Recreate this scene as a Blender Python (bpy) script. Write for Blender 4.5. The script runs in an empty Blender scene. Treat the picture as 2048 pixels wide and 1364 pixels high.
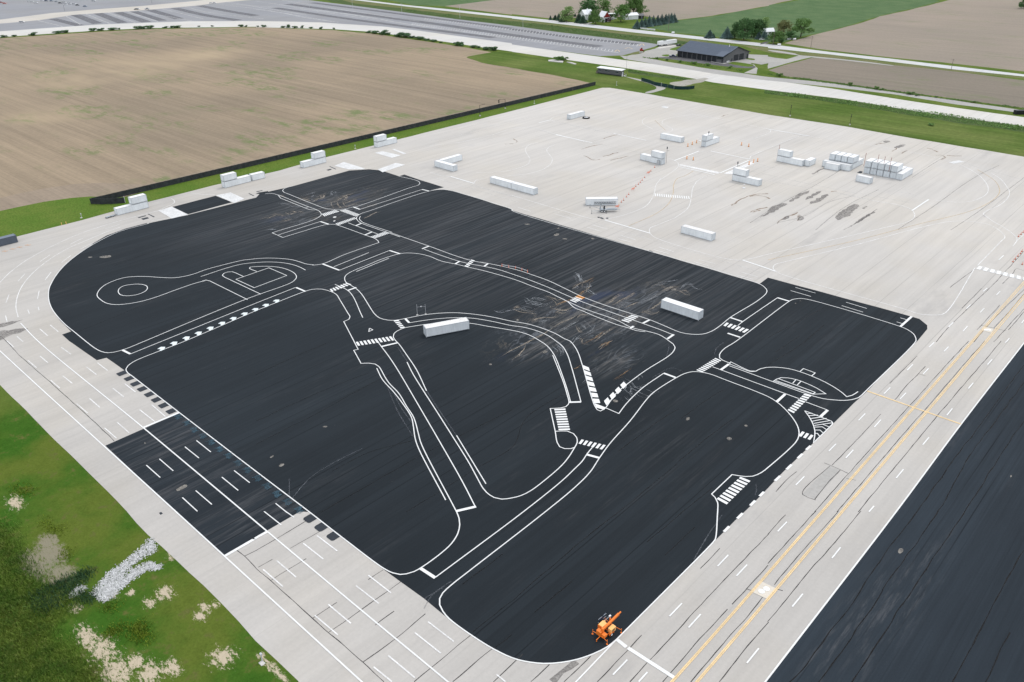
import bpy, math, random
from mathutils import Vector, Matrix
from mathutils.geometry import tessellate_polygon
from mathutils import noise as mnoise
R = math.radians
sc = bpy.context.scene
col = sc.collection
rnd = random.Random(7)

# ------------------------------------------------------------------ camera, sky, sun
F, PITCH, ROLL, YAW, HT = 1616.71, 0.493441, -0.012994, 0.752974, 101.0
CX, CY = 1024.0, 682.0
_cp, _sp = math.cos(PITCH), math.sin(PITCH)
_c, _s = math.cos(ROLL), math.sin(ROLL)
def _w(v):                                   # (right, ahead, up) of the flight heading -> world; world +Y runs along the runway
    return Vector((v[0]*math.cos(YAW)-v[1]*math.sin(YAW), v[0]*math.sin(YAW)+v[1]*math.cos(YAW), v[2]))
FWD = _w((0, _cp, -_sp))
RGT = _w((_c, _s*_sp, _s*_cp))
UPV = _w((-_s, _c*_sp, _c*_cp))
cd = bpy.data.cameras.new('camera'); cam = bpy.data.objects.new('camera', cd); col.objects.link(cam)
cd.sensor_width = 36; cd.lens = F/2048*36; cd.clip_start = 1; cd.clip_end = 20000
cam.matrix_world = Matrix(((RGT.x, UPV.x, -FWD.x, 0), (RGT.y, UPV.y, -FWD.y, 0), (RGT.z, UPV.z, -FWD.z, HT), (0, 0, 0, 1)))
sc.camera = cam
SUN_EL = R(60)
sh = (FWD.xy.normalized()*0.75 + RGT.xy.normalized()*0.66).normalized()      # the sun stands ahead and to the right, shadows fall towards the drone
sd = Vector((sh.x*math.cos(SUN_EL), sh.y*math.cos(SUN_EL), math.sin(SUN_EL)))
wd = bpy.data.worlds.new('World'); sc.world = wd; wd.use_nodes = True
wn = wd.node_tree.nodes; sky = wn.new('ShaderNodeTexSky'); sky.sky_type = 'NISHITA'; sky.sun_disc = False
sky.sun_elevation = SUN_EL; sky.sun_rotation = math.atan2(sd.x, sd.y); sky.dust_density = 3.0; sky.air_density = 1.0
hs = wn.new('ShaderNodeHueSaturation'); hs.inputs['Saturation'].default_value = .55          # thin cloud greys the blue
wd.node_tree.links.new(sky.outputs[0], hs.inputs['Color']); 
tc = wn.new('ShaderNodeTexCoord'); cn = wn.new('ShaderNodeTexNoise'); cn.inputs['Scale'].default_value = 2.2; cn.inputs['Detail'].default_value = 5     # bright broken cloud added to the unseen sky to lift shaded container sides
cr = wn.new('ShaderNodeMapRange'); cr.inputs[1].default_value = .35; cr.inputs[2].default_value = .6; cr.inputs[3].default_value = .45; cr.inputs[4].default_value = 1
cm = wn.new('ShaderNodeMix'); cm.data_type = 'RGBA'; cm.inputs[7].default_value = (5.6, 5.9, 6.4, 1)
for a_, b_ in ((tc.outputs['Generated'], cn.inputs['Vector']), (cn.outputs[0], cr.inputs[0]), (cr.outputs[0], cm.inputs[0]), (hs.outputs[0], cm.inputs[6])): wd.node_tree.links.new(a_, b_)
wd.node_tree.links.new(cm.outputs[2], wn['Background'].inputs[0]); wn['Background'].inputs[1].default_value = 0.15
sl = bpy.data.lights.new('sun', 'SUN'); sl.energy = 0.75; sl.angle = R(10); sl.color = (1, .955, .89)
so = bpy.data.objects.new('sun', sl); col.objects.link(so); so.rotation_euler = sd.to_track_quat('Z', 'Y').to_euler()
sc.view_settings.view_transform = 'Standard'; sc.view_settings.look = 'None'; sc.view_settings.gamma = 1
sc.view_settings.exposure = 0.43

# ------------------------------------------------------------------ ground points from the survey tiles
TL = {}
for i in range(4):
    for j, y0 in enumerate((0, 342, 682, 1022)): TL['ABCD'[j]+str(i)] = (512*i, y0, 3.988)
TL.update(J1=(530,370,7.585), J2=(1480,700,6.821), J3=(960,480,5.683), J4=(860,230,6.0235), J5=(1500,240,3.737), J6=(0,940,3.217),
          J7=(340,500,6.827), J8=(1080,660,6.819), K6=(1260,240,7.314), K5=(1520,260,6.4), Q6=(0,390,6.4), Q7=(1900,430,5.93),
          Q1=(1090,0,7.585), Q2=(1400,30,8.533), Q3=(1310,70,10.24), Q4=(1170,85,8.533), Q5=(0,0,6.606), Q8=(1020,130,8.525),
          R7=(300,590,7.314), R8=(200,250,3.303), R4=(1150,370,17.05), P=(0,0,1))
def G(px, py, z=0.0):
    d = FWD*F + RGT*(px-CX) - UPV*(py-CY)
    t = (z-HT)/d.z
    return Vector((d.x*t, d.y*t, z))
def PJ(v):
    d = Vector(v)-Vector((0, 0, HT)); k = d.dot(FWD)
    return CX+F*d.dot(RGT)/k, CY-F*d.dot(UPV)/k
def HGT(px, py, top):                        # height of an upright thing from its foot and its top in the survey
    g = G(px, py); lo, hi = 0.0, 60.0
    for _ in range(40):
        m = (lo+hi)/2
        if PJ((g.x, g.y, m))[1] > top: lo = m
        else: hi = m
    return lo
def PPM(px, py):                             # survey pixels per metre across the view
    g = G(px, py); return F/(g-Vector((0, 0, HT))).dot(FWD)
def px(spec, tile=None):                     # '[tile:] u,v u,v ...' -> survey points; '!' marks a sharp corner
    out = []
    for tk in spec.split():
        if tk.endswith(':'): tile = tk[:-1]; continue
        cr = tk[0] == '!'
        u, v = tk.lstrip('!').split(','); x0, y0, k = TL[tile]
        out.append((x0+float(u)/k, y0+float(v)/k, cr))
    return out
def pts(spec):
    return [G(a, b) for a, b, c in px(spec)]
def smooth(spec, step=0.8):
    P = px(spec); w = [G(a, b).xy for a, b, c in P]; cr = [c for a, b, c in P]; n = len(w)
    if n < 3: return w
    out = []
    for i in range(n-1):
        p1, p2 = w[i], w[i+1]
        p0 = w[i-1] if i > 0 and not cr[i] else p1-(p2-p1)
        p3 = w[i+2] if i+2 < n and not cr[i+1] else p2+(p2-p1)
        L = (p2-p1).length; m = max(1, min(40, int(L/step)))
        # centripetal Catmull-Rom
        t0 = 0; t1 = t0+max(1e-4, (p1-p0).length)**.5; t2 = t1+max(1e-4, L)**.5; t3 = t2+max(1e-4, (p3-p2).length)**.5
        for k in range(m):
            t = t1+(t2-t1)*k/m
            a1 = p0*((t1-t)/(t1-t0))+p1*((t-t0)/(t1-t0)); a2 = p1*((t2-t)/(t2-t1))+p2*((t-t1)/(t2-t1)); a3 = p2*((t3-t)/(t3-t2))+p3*((t-t2)/(t3-t2))
            b1 = a1*((t2-t)/(t2-t0))+a2*((t-t0)/(t2-t0)); b2 = a2*((t3-t)/(t3-t1))+a3*((t-t1)/(t3-t1))
            out.append(b1*((t2-t)/(t2-t1))+b2*((t-t1)/(t2-t1)))
    out.append(w[-1])
    return out

# ------------------------------------------------------------------ objects
def tag(o, label=None, cat=None, group=None, kind=None):
    if label: o['label'] = label
    if cat: o['category'] = cat
    if group: o['group'] = group
    if kind: o['kind'] = kind
    return o
def link(name, me, m=None, parent=None):
    o = bpy.data.objects.new(name, me); col.objects.link(o)
    if m and me: me.materials.append(m)
    if parent: o.parent = parent
    return o
def empty(name, loc, rz=0.0, label=None, cat=None, group=None):
    o = bpy.data.objects.new(name, None); col.objects.link(o); o.location = loc; o.rotation_euler = (0, 0, rz); o.empty_display_size = .5
    return tag(o, label, cat, group)
def kids(o): return [c for c in bpy.data.objects if c.parent == o]
KID = {}
def copy_tree(o, parent=None):
    c = o.copy(); col.objects.link(c); c.parent = parent
    if o.name not in KID: KID[o.name] = kids(o)
    for ch in KID[o.name]: copy_tree(ch, c)
    return c
class MB:
    def __init__(s): s.v = []; s.f = []
    def face(s, P): n = len(s.v); s.v += [tuple(p) for p in P]; s.f.append(tuple(range(n, n+len(P)))); return s
    def box(s, c, d, rz=0, tilt=None):
        M = Matrix.Rotation(rz, 3, 'Z')
        if tilt: M = M @ Matrix.Rotation(tilt[1], 3, tilt[0])
        n = len(s.v); c = Vector(c)
        for x in (-.5, .5):
            for y in (-.5, .5):
                for z in (-.5, .5): s.v.append(tuple(c+M@Vector((x*d[0], y*d[1], z*d[2]))))
        for q in ((0,1,3,2),(4,6,7,5),(0,4,5,1),(2,3,7,6),(0,2,6,4),(1,5,7,3)): s.f.append(tuple(n+i for i in q))
        return s
    def tube(s, a, b, r, r2=None, n=8, cap=True):
        a, b = Vector(a), Vector(b); r2 = r if r2 is None else r2
        q = (b-a).to_track_quat('Z', 'Y'); k = len(s.v)
        for p, rr in ((a, r), (b, r2)):
            for i in range(n): s.v.append(tuple(p+q@Vector((rr*math.cos(2*math.pi*i/n), rr*math.sin(2*math.pi*i/n), 0))))
        for i in range(n): j = (i+1) % n; s.f.append((k+i, k+j, k+n+j, k+n+i))
        if cap: s.f.append(tuple(k+n-1-i for i in range(n))); s.f.append(tuple(k+n+i for i in range(n)))
        return s
    def bar(s, a, b, w, h=None):
        a, b = Vector(a), Vector(b); d = b-a; h = h or w
        q = d.to_track_quat('Z', 'Y'); k = len(s.v)
        for p in (a, b):
            for x, y in ((-1,-1),(1,-1),(1,1),(-1,1)): s.v.append(tuple(p+q@Vector((x*w/2, y*h/2, 0))))
        for i in range(4): j = (i+1) % 4; s.f.append((k+i, k+j, k+4+j, k+4+i))
        s.f += [(k+3, k+2, k+1, k), (k+4, k+5, k+6, k+7)]
        return s
    def prism(s, prof, a, b, axis='x'):      # profile extruded between a and b along an axis
        n = len(prof); k = len(s.v)
        for t in (a, b):
            for u, w in prof: s.v.append((t, u, w) if axis == 'x' else (u, t, w) if axis == 'y' else (u, w, t))
        for i in range(n): j = (i+1) % n; s.f.append((k+i, k+j, k+n+j, k+n+i))
        s.f.append(tuple(k+n-1-i for i in range(n))); s.f.append(tuple(k+n+i for i in range(n)))
        return s
    def mesh(s, name, fix=False):
        me = bpy.data.meshes.new(name); me.from_pydata(s.v, [], s.f); me.update()
        if fix:
            import bmesh
            bm = bmesh.new(); bm.from_mesh(me); bmesh.ops.recalc_face_normals(bm, faces=bm.faces); bm.to_mesh(me); bm.free()
        return me
    def build(s, name, m, parent=None, smooth=False):
        me = s.mesh(name, True)
        if smooth:
            for p in me.polygons: p.use_smooth = True
        return link(name, me, m, parent)
def ragged(w, amp, step):                    # an outline broken up a little so that grass and seal edges are not ruler straight
    out = []; n = len(w)
    for i in range(n):
        a, b = Vector(w[i][:2]), Vector(w[(i+1) % n][:2]); L = (b-a).length
        m = max(1, min(400, int(L/step)))
        d = (b-a).normalized() if L > 0 else Vector((1, 0)); nn = Vector((-d.y, d.x))
        for k in range(m):
            p = a+(b-a)*(k/m)
            out.append(p+nn*amp*mnoise.noise(Vector((p.x*.35/step, p.y*.35/step, 3.1)))*2)
    return out
def chaikin(w, k=2):
    for _ in range(k): w = [q for i in range(len(w)) for q in (w[i]*.75+w[(i+1) % len(w)]*.25, w[i]*.25+w[(i+1) % len(w)]*.75)]
    return w
def sheet(name, spec, z, m, parent=None, amp=0, step=3, kind=None, label=None):
    w = smooth(spec, 2.0) if amp == 0 and spec.startswith('~') else [p.xy for p in pts(spec.lstrip('~'))]
    if name in ('bare_spot', 'tar_stain', 'paint_splash', 'path', 'grass_island'): w = chaikin([Vector(p) for p in w])
    if amp: w = ragged(w, amp, step)
    P = [Vector((p[0], p[1], z)) for p in w]
    tri = tessellate_polygon([P])
    me = bpy.data.meshes.new(name)
    fs = []
    for a, b, c in tri:
        ar = (P[b].x-P[a].x)*(P[c].y-P[a].y)-(P[b].y-P[a].y)*(P[c].x-P[a].x)
        fs.append((a, b, c) if ar > 0 else (a, c, b))
    me.from_pydata([tuple(p) for p in P], [], fs); me.update()
    o = link(name, me, m, parent)
    return tag(o, label, None, None, kind)
ZI = [0]
def zi():
    ZI[0] += 1; return ZI[0]*0.00006
ZT = [0]
def zs():
    ZT[0] += 1; return ZT[0]*0.00005
def ribbon(name, w, width, z, m, parent=None, closed=False, jit=0, taper=False):
    w = [Vector(p[:2]) for p in w]
    w = [p for i, p in enumerate(w) if i == 0 or (p-w[i-1]).length > 1e-3]
    n = len(w); me = MB(); L = []
    for i in range(n):
        a = w[i-1] if i else w[0]; b = w[i+1] if i < n-1 else w[-1]
        d1 = (w[i]-a).normalized() if i else (b-w[i]).normalized(); d2 = (b-w[i]).normalized() if i < n-1 else d1
        t = d1+d2; t = t.normalized() if t.length > .2 else d1
        nn = Vector((-t.y, t.x)); k = 1/max(.45, nn.dot(Vector((-d1.y, d1.x))))
        h = width/2*(1+(rnd.uniform(-jit, jit) if jit else 0))
        if taper: h *= max(.15, min(1, 4*min(i, n-1-i)/max(1, n-1)))
        L.append((w[i]+nn*h*k, w[i]-nn*h*k))
    for p, q in L: me.v += [(p.x, p.y, z), (q.x, q.y, z)]
    for i in range(n-1): me.f.append((2*i, 2*i+1, 2*i+3, 2*i+2))
    return link(name, me.mesh(name), m, parent)

# ------------------------------------------------------------------ materials
class NT:
    def __init__(s, name):
        s.m = bpy.data.materials.new(name); s.m.use_nodes = True; s.t = s.m.node_tree; s.b = s.t.nodes['Principled BSDF']
        s.b.inputs['Specular IOR Level'].default_value = .25
    def n(s, ty, **kw):
        x = s.t.nodes.new('ShaderNode'+ty)
        for k, v in kw.items(): setattr(x, k, v)
        return x
    def put(s, sock, v):
        if isinstance(v, (int, float)): sock.default_value = v
        elif isinstance(v, (tuple, list)): sock.default_value = tuple(v)+((1,) if len(v) == 3 and sock.type == 'RGBA' else ())
        else: s.t.links.new(v, sock)
    def math(s, op, a, b=0.0, c=0.0, clamp=False):
        x = s.n('Math', operation=op, use_clamp=clamp); s.put(x.inputs[0], a); s.put(x.inputs[1], b); s.put(x.inputs[2], c); return x.outputs[0]
    def P(s):
        if not hasattr(s, '_p'): s._p = s.n('TexCoord').outputs['Object']
        return s._p
    def xyz(s, i):
        if not hasattr(s, '_x'):
            x = s.n('SeparateXYZ'); s.put(x.inputs[0], s.P()); s._x = x.outputs
        return s._x[i]
    def noise(s, sx, sy=None, sz=None, detail=3, rough=.55, dist=0.0, off=0.0, rz=0.0):
        mp = s.n('Mapping'); s.put(mp.inputs[0], s.P()); mp.inputs['Scale'].default_value = (sx, sx if sy is None else sy, sx if sz is None else sz)
        mp.inputs['Location'].default_value = (off, off*.7, off*.3); mp.inputs['Rotation'].default_value = (0, 0, rz)
        x = s.n('TexNoise'); s.put(x.inputs['Vector'], mp.outputs[0]); x.inputs['Scale'].default_value = 1; x.inputs['Detail'].default_value = detail
        x.inputs['Roughness'].default_value = rough; x.inputs['Distortion'].default_value = dist; return x.outputs[0]
    def ss(s, v, a, b):
        x = s.n('MapRange', interpolation_type='SMOOTHSTEP'); s.put(x.inputs[0], v); x.inputs[1].default_value = a; x.inputs[2].default_value = b; return x.outputs[0]
    def lin(s, v, a, b, c, d):
        x = s.n('MapRange'); s.put(x.inputs[0], v); x.inputs[1].default_value = a; x.inputs[2].default_value = b; x.inputs[3].default_value = c; x.inputs[4].default_value = d; return x.outputs[0]
    def mix(s, f, a, b, mode='MIX'):
        x = s.n('Mix', data_type='RGBA', blend_type=mode); s.put(x.inputs[0], f); s.put(x.inputs[6], a); s.put(x.inputs[7], b); return x.outputs[2]
    def scale(s, c, v):                       # colour times value
        x = s.n('VectorMath', operation='SCALE'); s.put(x.inputs[0], c); s.put(x.inputs['Scale'], v); return x.outputs[0]
    def zones(s, Z):                          # greatest of several elliptical fall-offs on the ground; Z: (px, py, rx m, ry m)
        best = None
        for a, b, rx, ry in Z:
            g = G(a, b)
            dx = s.math('MULTIPLY', s.math('SUBTRACT', s.xyz(0), g.x), 1/rx); dy = s.math('MULTIPLY', s.math('SUBTRACT', s.xyz(1), g.y), 1/ry)
            d = s.math('SUBTRACT', 1.0, s.math('SQRT', s.math('ADD', s.math('MULTIPLY', dx, dx), s.math('MULTIPLY', dy, dy))))
            best = d if best is None else s.math('MAXIMUM', best, d)
        return s.math('MAXIMUM', best, 0.0)
    def seams(s, sp, wid, warp=.5, thr=.5, off=0.0):      # long paver seams along Y: each its own strength, broken along its length
        x = s.math('ADD', s.xyz(0), s.math('MULTIPLY', s.math('SUBTRACT', s.noise(.02, .05, detail=4, off=off), .5), warp))
        u = s.math('ADD', s.math('DIVIDE', x, sp), off); fl = s.math('FLOOR', u); d = s.math('ABSOLUTE', s.math('SUBTRACT', s.math('SUBTRACT', u, fl), .5))
        line = s.math('SUBTRACT', 1.0, s.ss(d, wid/sp*.5, wid/sp))
        wn_ = s.n('TexWhiteNoise', noise_dimensions='1D'); s.put(wn_.inputs['W'], fl)
        cb = s.n('CombineXYZ'); s.put(cb.inputs[0], s.math('MULTIPLY', fl, 7.31)); s.put(cb.inputs[1], s.math('MULTIPLY', s.xyz(1), .022))
        nn = s.n('TexNoise', noise_dimensions='2D'); s.put(nn.inputs['Vector'], cb.outputs[0]); nn.inputs['Scale'].default_value = 1; nn.inputs['Detail'].default_value = 2
        k = s.ss(s.math('ADD', s.math('MULTIPLY', wn_.outputs[0], .5), s.math('MULTIPLY', nn.outputs[0], .7)), thr, thr+.3)
        return s.math('MULTIPLY', line, k)
    def out(s, c, rough=.9, alpha=None, bump=None, metal=0):
        s.put(s.b.inputs['Base Color'], c); s.put(s.b.inputs['Roughness'], rough); s.b.inputs['Metallic'].default_value = metal
        if alpha is not None: s.put(s.b.inputs['Alpha'], alpha)
        if bump is not None:
            x = s.n('Bump'); x.inputs['Strength'].default_value = bump[1]; x.inputs['Distance'].default_value = bump[2]; s.put(x.inputs['Height'], bump[0]); s.t.links.new(x.outputs[0], s.b.inputs['Normal'])
        return s.m
def simple(name, c, rough=.6, var=.12, sc_=1.5, metal=0, spec=None):
    t = NT(name); v = t.noise(sc_, detail=4)
    oi = t.n('ObjectInfo'); v2 = t.math('ADD', t.lin(v, .3, .7, 1-var, 1+var), t.lin(oi.outputs['Random'], 0, 1, -.05, .05))
    if spec is not None: t.b.inputs['Specular IOR Level'].default_value = spec
    return t.out(t.scale(c, v2), rough, metal=metal)
M = {}
# ------------------------------------------------------------------ ground materials
def m_grass():
    t = NT('meadow'); t.b.inputs['Specular IOR Level'].default_value = .02; a = t.noise(.05, detail=5); b = t.noise(.35, detail=6, rough=.7); c = t.noise(2.2, detail=4, rough=.7)
    near = t.ss(t.zones([(150,1150,95,75)]), .05, .45)
    far = t.mix(t.ss(a, .35, .65), (.075,.125,.022), (.125,.165,.038))
    nr = t.mix(t.ss(a, .38, .62), (.042,.108,.013), (.098,.132,.022))
    nr = t.mix(t.ss(b, .52, .68), nr, (.085,.095,.024))
    g = t.mix(near, far, nr)
    g = t.mix(t.math('MULTIPLY', t.ss(b, .55, .75), .4), g, (.14,.14,.05))
    g = t.scale(g, t.lin(t.math('ADD', t.math('MULTIPLY', b, .5), t.math('MULTIPLY', c, .5)), .3, .7, .68, 1.32))
    # bare sand where the sward has died back
    z = t.zones([(30,1005,6,3),(205,1300,8,4.2),(175,1275,7,3),(232,1345,7,5),(345,1335,4.6,2.6),(300,1345,5,4),(268,1325,3.6,4),(410,1215,3,2),(430,1210,2,1.4),(330,1185,4,3),(300,1205,3,2),(400,1232,3,2),(262,1185,2,1.6),(445,1315,5,4),(540,1330,5,1.3),(522,1310,1.6,1.3),(226,1188,3,2),(150,1215,3,2),(345,1110,2.6,2),(560,1350,5,1.2)])
    sb = t.noise(.75, 1.5, detail=8, rough=.85, rz=.5)
    zm = t.ss(t.math('ADD', t.math('MULTIPLY', z, .30), t.math('MULTIPLY', sb, 1.0)), .685, .725)
    z2 = t.math('MULTIPLY', t.ss(z, 0.02, .3), zm)
    g = t.mix(z2, g, t.mix(t.noise(3), (.56,.47,.34), (.40,.34,.25)))
    z3 = t.zones([(72,1128,6.5,3.2),(100,1108,6,3.4),(118,1150,4.5,3.5),(95,1085,4,2.5)])
    g = t.mix(t.math('MULTIPLY', t.math('MULTIPLY', t.ss(z3, .0, .35), t.ss(t.math('ADD', t.math('MULTIPLY', z3, .25), sb), .52, .66)), .8), g, (.27,.235,.18))
    return t.out(g, .95, bump=(c, .5, .25))
def m_rough(name, c1, c2, c3, ct=1.0):
    t = NT(name); t.b.inputs['Specular IOR Level'].default_value = .05; a = t.noise(.06, detail=5); b = t.noise(.5, detail=6, rough=.7)
    g = t.mix(t.ss(a, .35, .65), c1, c2); g = t.mix(t.ss(b, .5, .7), g, c3)
    return t.out(t.scale(g, t.lin(t.noise(1.5, detail=4), .3, .7, 1-.3*ct, 1+.3*ct)), .95)
def m_soil(name, c1, c2, weeds=1.0, rz=0.0, rows=1.0):
    t = NT(name); a = t.noise(.008, detail=4, off=3); r = t.noise(.010, 1.0, detail=6, rough=.75, rz=rz); r2 = t.noise(.004, .22, detail=3, rz=rz)
    g = t.mix(t.ss(a, .35, .65), c1, c2)
    g = t.scale(g, t.math('MULTIPLY', t.lin(r, .3, .7, 1-.16*rows, 1+.16*rows), t.lin(r2, .3, .7, 1-.12*rows, 1+.12*rows)))
    g = t.scale(g, t.lin(t.noise(.5, detail=5, rough=.7), .3, .7, .9, 1.1))
    w = t.math('MULTIPLY', t.ss(t.noise(.022, .03, detail=2, off=9), .50, .64), t.ss(t.noise(.07, .16, detail=7, rough=.75), .44, .62))
    g = t.mix(t.math('MULTIPLY', w, .85*weeds), g, (.125,.170,.055))
    if weeds == 1.0:
        zl = t.zones([(280,135,75,55),(130,160,60,40),(400,110,50,60),(80,230,40,30)]); g = t.mix(t.math('MULTIPLY', t.ss(zl, 0.0, .9), t.lin(t.noise(.02, .05, detail=4), .35, .6, .2, .8)), g, (.40,.31,.20))  # sunlight through a cloud gap, painted into the soil as paler patches
    return t.out(g, .95)
def m_concrete(name, base=(.462,.437,.404), age=1.0):
    t = NT(name); big = t.noise(.018, detail=4); st = t.noise(.30, .012, detail=4, rough=.6); fine = t.noise(.9, .05, detail=4); sp = t.noise(1.6, detail=5, rough=.7)
    v = t.math('MULTIPLY', t.lin(big, .3, .7, .93, 1.06), t.math('MULTIPLY', t.lin(st, .3, .7, 1-.07*age, 1+.05*age), t.math('MULTIPLY', t.lin(fine, .3, .7, .97, 1.03), t.lin(sp, .3, .7, .96, 1.04))))
    g = t.mix(t.ss(t.noise(.03, detail=3, off=5), .4, .65), base, tuple(b*k for b, k in zip(base, (1.0,.985,.955))))
    g = t.scale(g, t.math('MULTIPLY', v, t.lin(t.xyz(1), 120.0, 300.0, 1.0, 1.15)))  # paler with distance: haze and shallow view angle put into the colour
    sm = t.math('MULTIPLY', t.ss(t.noise(.05, .02, detail=5, rough=.7, off=21), .58, .72), .28*age); g = t.mix(sm, g, (.28,.27,.265))
    far = t.ss(t.xyz(1), 150.0, 230.0)
    nearfade = t.lin(t.xyz(1), 90.0, 190.0, .22, 1.0); s1 = t.math('MULTIPLY', t.seams(3.75, .10, .4, .52), nearfade); s2 = t.math('MULTIPLY', t.seams(1.9, .07, .9, .72, off=.37), nearfade)
    g = t.mix(t.math('MULTIPLY', s1, .42), g, (.135,.128,.12)); g = t.mix(t.math('MULTIPLY', s2, .5), g, (.16,.15,.14))
    bl = t.ss(t.noise(.8, .06, detail=4, off=13), .62, .8)          # dirt creeping out of the seams
    s3 = t.math('MULTIPLY', t.seams(3.75, .42, .7, .62), t.math('MULTIPLY', bl, far)); g = t.mix(t.math('MULTIPLY', s3, .5), g, (.21,.19,.17))
    return t.out(g, .92)
def m_asphalt(name, base=(.0168,.0217,.0262), zones=True, worn=1.0):
    t = NT(name); t.b.inputs['Specular IOR Level'].default_value = .12; big = t.noise(.02, detail=4, off=2); fade = t.lin(t.xyz(1), 70.0, 200.0, .45, 1.0); st = t.noise(.75, .016, detail=6, rough=.72); fine = t.noise(3.0, .05, detail=5, rough=.7); sp = t.noise(3.5, detail=5, rough=.75)
    v = t.math('MULTIPLY', t.lin(big, .3, .7, .86, 1.16), t.math('MULTIPLY', t.math('ADD', 1.0, t.math('MULTIPLY', t.lin(st, .3, .7, -.17, .21), fade)), t.math('MULTIPLY', t.math('ADD', 1.0, t.math('MULTIPLY', t.lin(fine, .3, .7, -.15, .15), fade)), t.lin(sp, .3, .7, .9, 1.1))))
    lane = t.n('TexWhiteNoise', noise_dimensions='1D'); t.put(lane.inputs['W'], t.math('FLOOR', t.math('ADD', t.math('DIVIDE', t.math('ADD', t.xyz(0), t.math('MULTIPLY', t.math('SUBTRACT', t.noise(.02, .05, detail=4), .5), .2)), 3.75), .2)))
    v = t.math('MULTIPLY', v, t.lin(lane.outputs[0], 0, 1, .90, 1.12))
    g = t.scale(base, v)
    wear = t.math('MULTIPLY', t.ss(t.noise(.05, .02, detail=5, rough=.7, off=17), .60-.12*worn, .80-.10*worn), t.ss(t.noise(1.1, .06, detail=5, rough=.7, off=8), .45, .72))
    g = t.mix(t.math('MULTIPLY', wear, .26*worn), g, (.105,.105,.108))
    g = t.mix(t.math('MULTIPLY', t.seams(3.75, .12, .12, .52, off=.2), .62), g, (.0020,.0026,.0036))
    g = t.mix(t.math('MULTIPLY', t.seams(1.25, .10, .20, .66, off=.45), .28), g, (.0060,.0076,.0095))
    fl = t.ss(t.noise(.45, detail=6, rough=.85, off=31), .70, .74); g = t.mix(t.math('MULTIPLY', fl, .6), g, (.26,.25,.235))
    if not zones:
        z = t.zones([(1860,880,6,60),(1770,1010,4,25),(1800,1200,5,30),(1700,1240,4,25),(1810,1160,3,8)])
        g = t.mix(t.math('MULTIPLY', t.ss(z, .0, .8), t.math('MULTIPLY', t.ss(t.noise(.9, .10, detail=6, rough=.75, off=71), .46, .72), .42)), g, (.14,.14,.145))
    if zones:
        Z = [(1165,632,17,42),(1240,640,9,26),(640,415,24,30),(700,400,16,24),(1215,725,9,14),(1080,700,7,16),(1330,590,13,14)]
        z = t.zones(Z)
        veins = t.noise(.20, .060, detail=5, rough=.62, dist=2.2, off=4); rid = t.math('SUBTRACT', 1.0, t.math('MULTIPLY', t.math('ABSOLUTE', t.math('SUBTRACT', veins, .5)), 16.0), clamp=True)
        brk = t.ss(t.noise(.09, .05, detail=4, off=44), .42, .62)
        vm = t.math('MULTIPLY', t.math('MULTIPLY', t.math('POWER', rid, 3.0), brk), t.ss(z, .0, .55))
        cc = t.mix(t.ss(t.noise(.07, off=12), .42, .58), (.33,.27,.20), (.26,.28,.31))
        g = t.mix(t.math('MULTIPLY', vm, .38), g, cc)
        dust = t.math('MULTIPLY', t.ss(z, .15, .9), t.ss(t.noise(1.1, .05, detail=6, rough=.75, off=51), .44, .72)); g = t.mix(t.math('MULTIPLY', dust, .55), g, (.19,.178,.165))
        blue = t.math('MULTIPLY', t.ss(z, .1, .6), t.ss(t.noise(.13, .06, detail=4, off=61), .60, .72)); g = t.mix(t.math('MULTIPLY', blue, .6), g, (.020,.034,.075))
        g = t.mix(t.math('MULTIPLY', t.ss(t.zones([(720,370,60,50),(560,440,40,60),(1000,440,60,95),(1250,560,60,60),(850,520,60,60),(1180,480,50,60)]), .0, .8), t.math('MULTIPLY', t.ss(t.noise(1.3, .022, detail=6, rough=.72, off=71), .40, .68), .42)), g, (.11,.11,.115))
    return t.out(g, .84)
def m_paint(name, c, wear=.18, scl=2.0, alpha=None):
    t = NT(name); a = t.noise(scl, detail=5, rough=.7); b = t.noise(.25, detail=4, off=6)
    g = t.scale(c, t.math('MULTIPLY', t.lin(a, .3, .7, 1-wear*.6, 1.03), t.lin(b, .3, .7, 1-wear*.5, 1.03)))
    al = None
    if alpha is not None: al = t.math('MULTIPLY', t.lin(a, .35, .6, alpha[0], alpha[1]), t.lin(b, .35, .62, alpha[2] if len(alpha) > 2 else 1, 1), clamp=True)
    return t.out(g, .7, alpha=al)
M['meadow'] = m_grass()
M['lawn'] = m_rough('lawn', (.085,.150,.022), (.115,.165,.030), (.070,.135,.018))
def m_mown():
    t = NT('mown verge'); t.b.inputs['Specular IOR Level'].default_value = .02; a = t.noise(.02, detail=4); b = t.noise(.006, .25, detail=3, rough=.6, rz=-.06); c = t.noise(.5, detail=5, rough=.7)
    g = t.mix(t.ss(a, .35, .65), (.078,.124,.026), (.128,.160,.046)); g = t.scale(g, t.math('MULTIPLY', t.lin(b, .3, .7, .82, 1.2), t.lin(c, .3, .7, .8, 1.2)))
    return t.out(g, .95)
M['mown'] = m_mown()
M['rough'] = m_rough('rough verge', (.060,.098,.030), (.085,.115,.042), (.038,.072,.026))
M['dry'] = m_rough('dry verge', (.13,.15,.055), (.17,.165,.08), (.09,.12,.035))
M['crop'] = m_rough('bean crop', (.078,.135,.056), (.105,.160,.070), (.066,.122,.050))
M['soil'] = m_soil('ploughed soil', (.298,.230,.155), (.238,.187,.129), 1.0)
M['slab'] = m_rough('old slab', (.40,.385,.36), (.42,.40,.375), (.38,.365,.34), .3)
M['soil_far'] = m_soil('bare soil', (.285,.235,.185), (.255,.215,.170), .35, R(38), .6)
M['soil_strip'] = m_soil('damp soil', (.215,.180,.140), (.190,.162,.125), .5, R(-8), .6)
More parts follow.
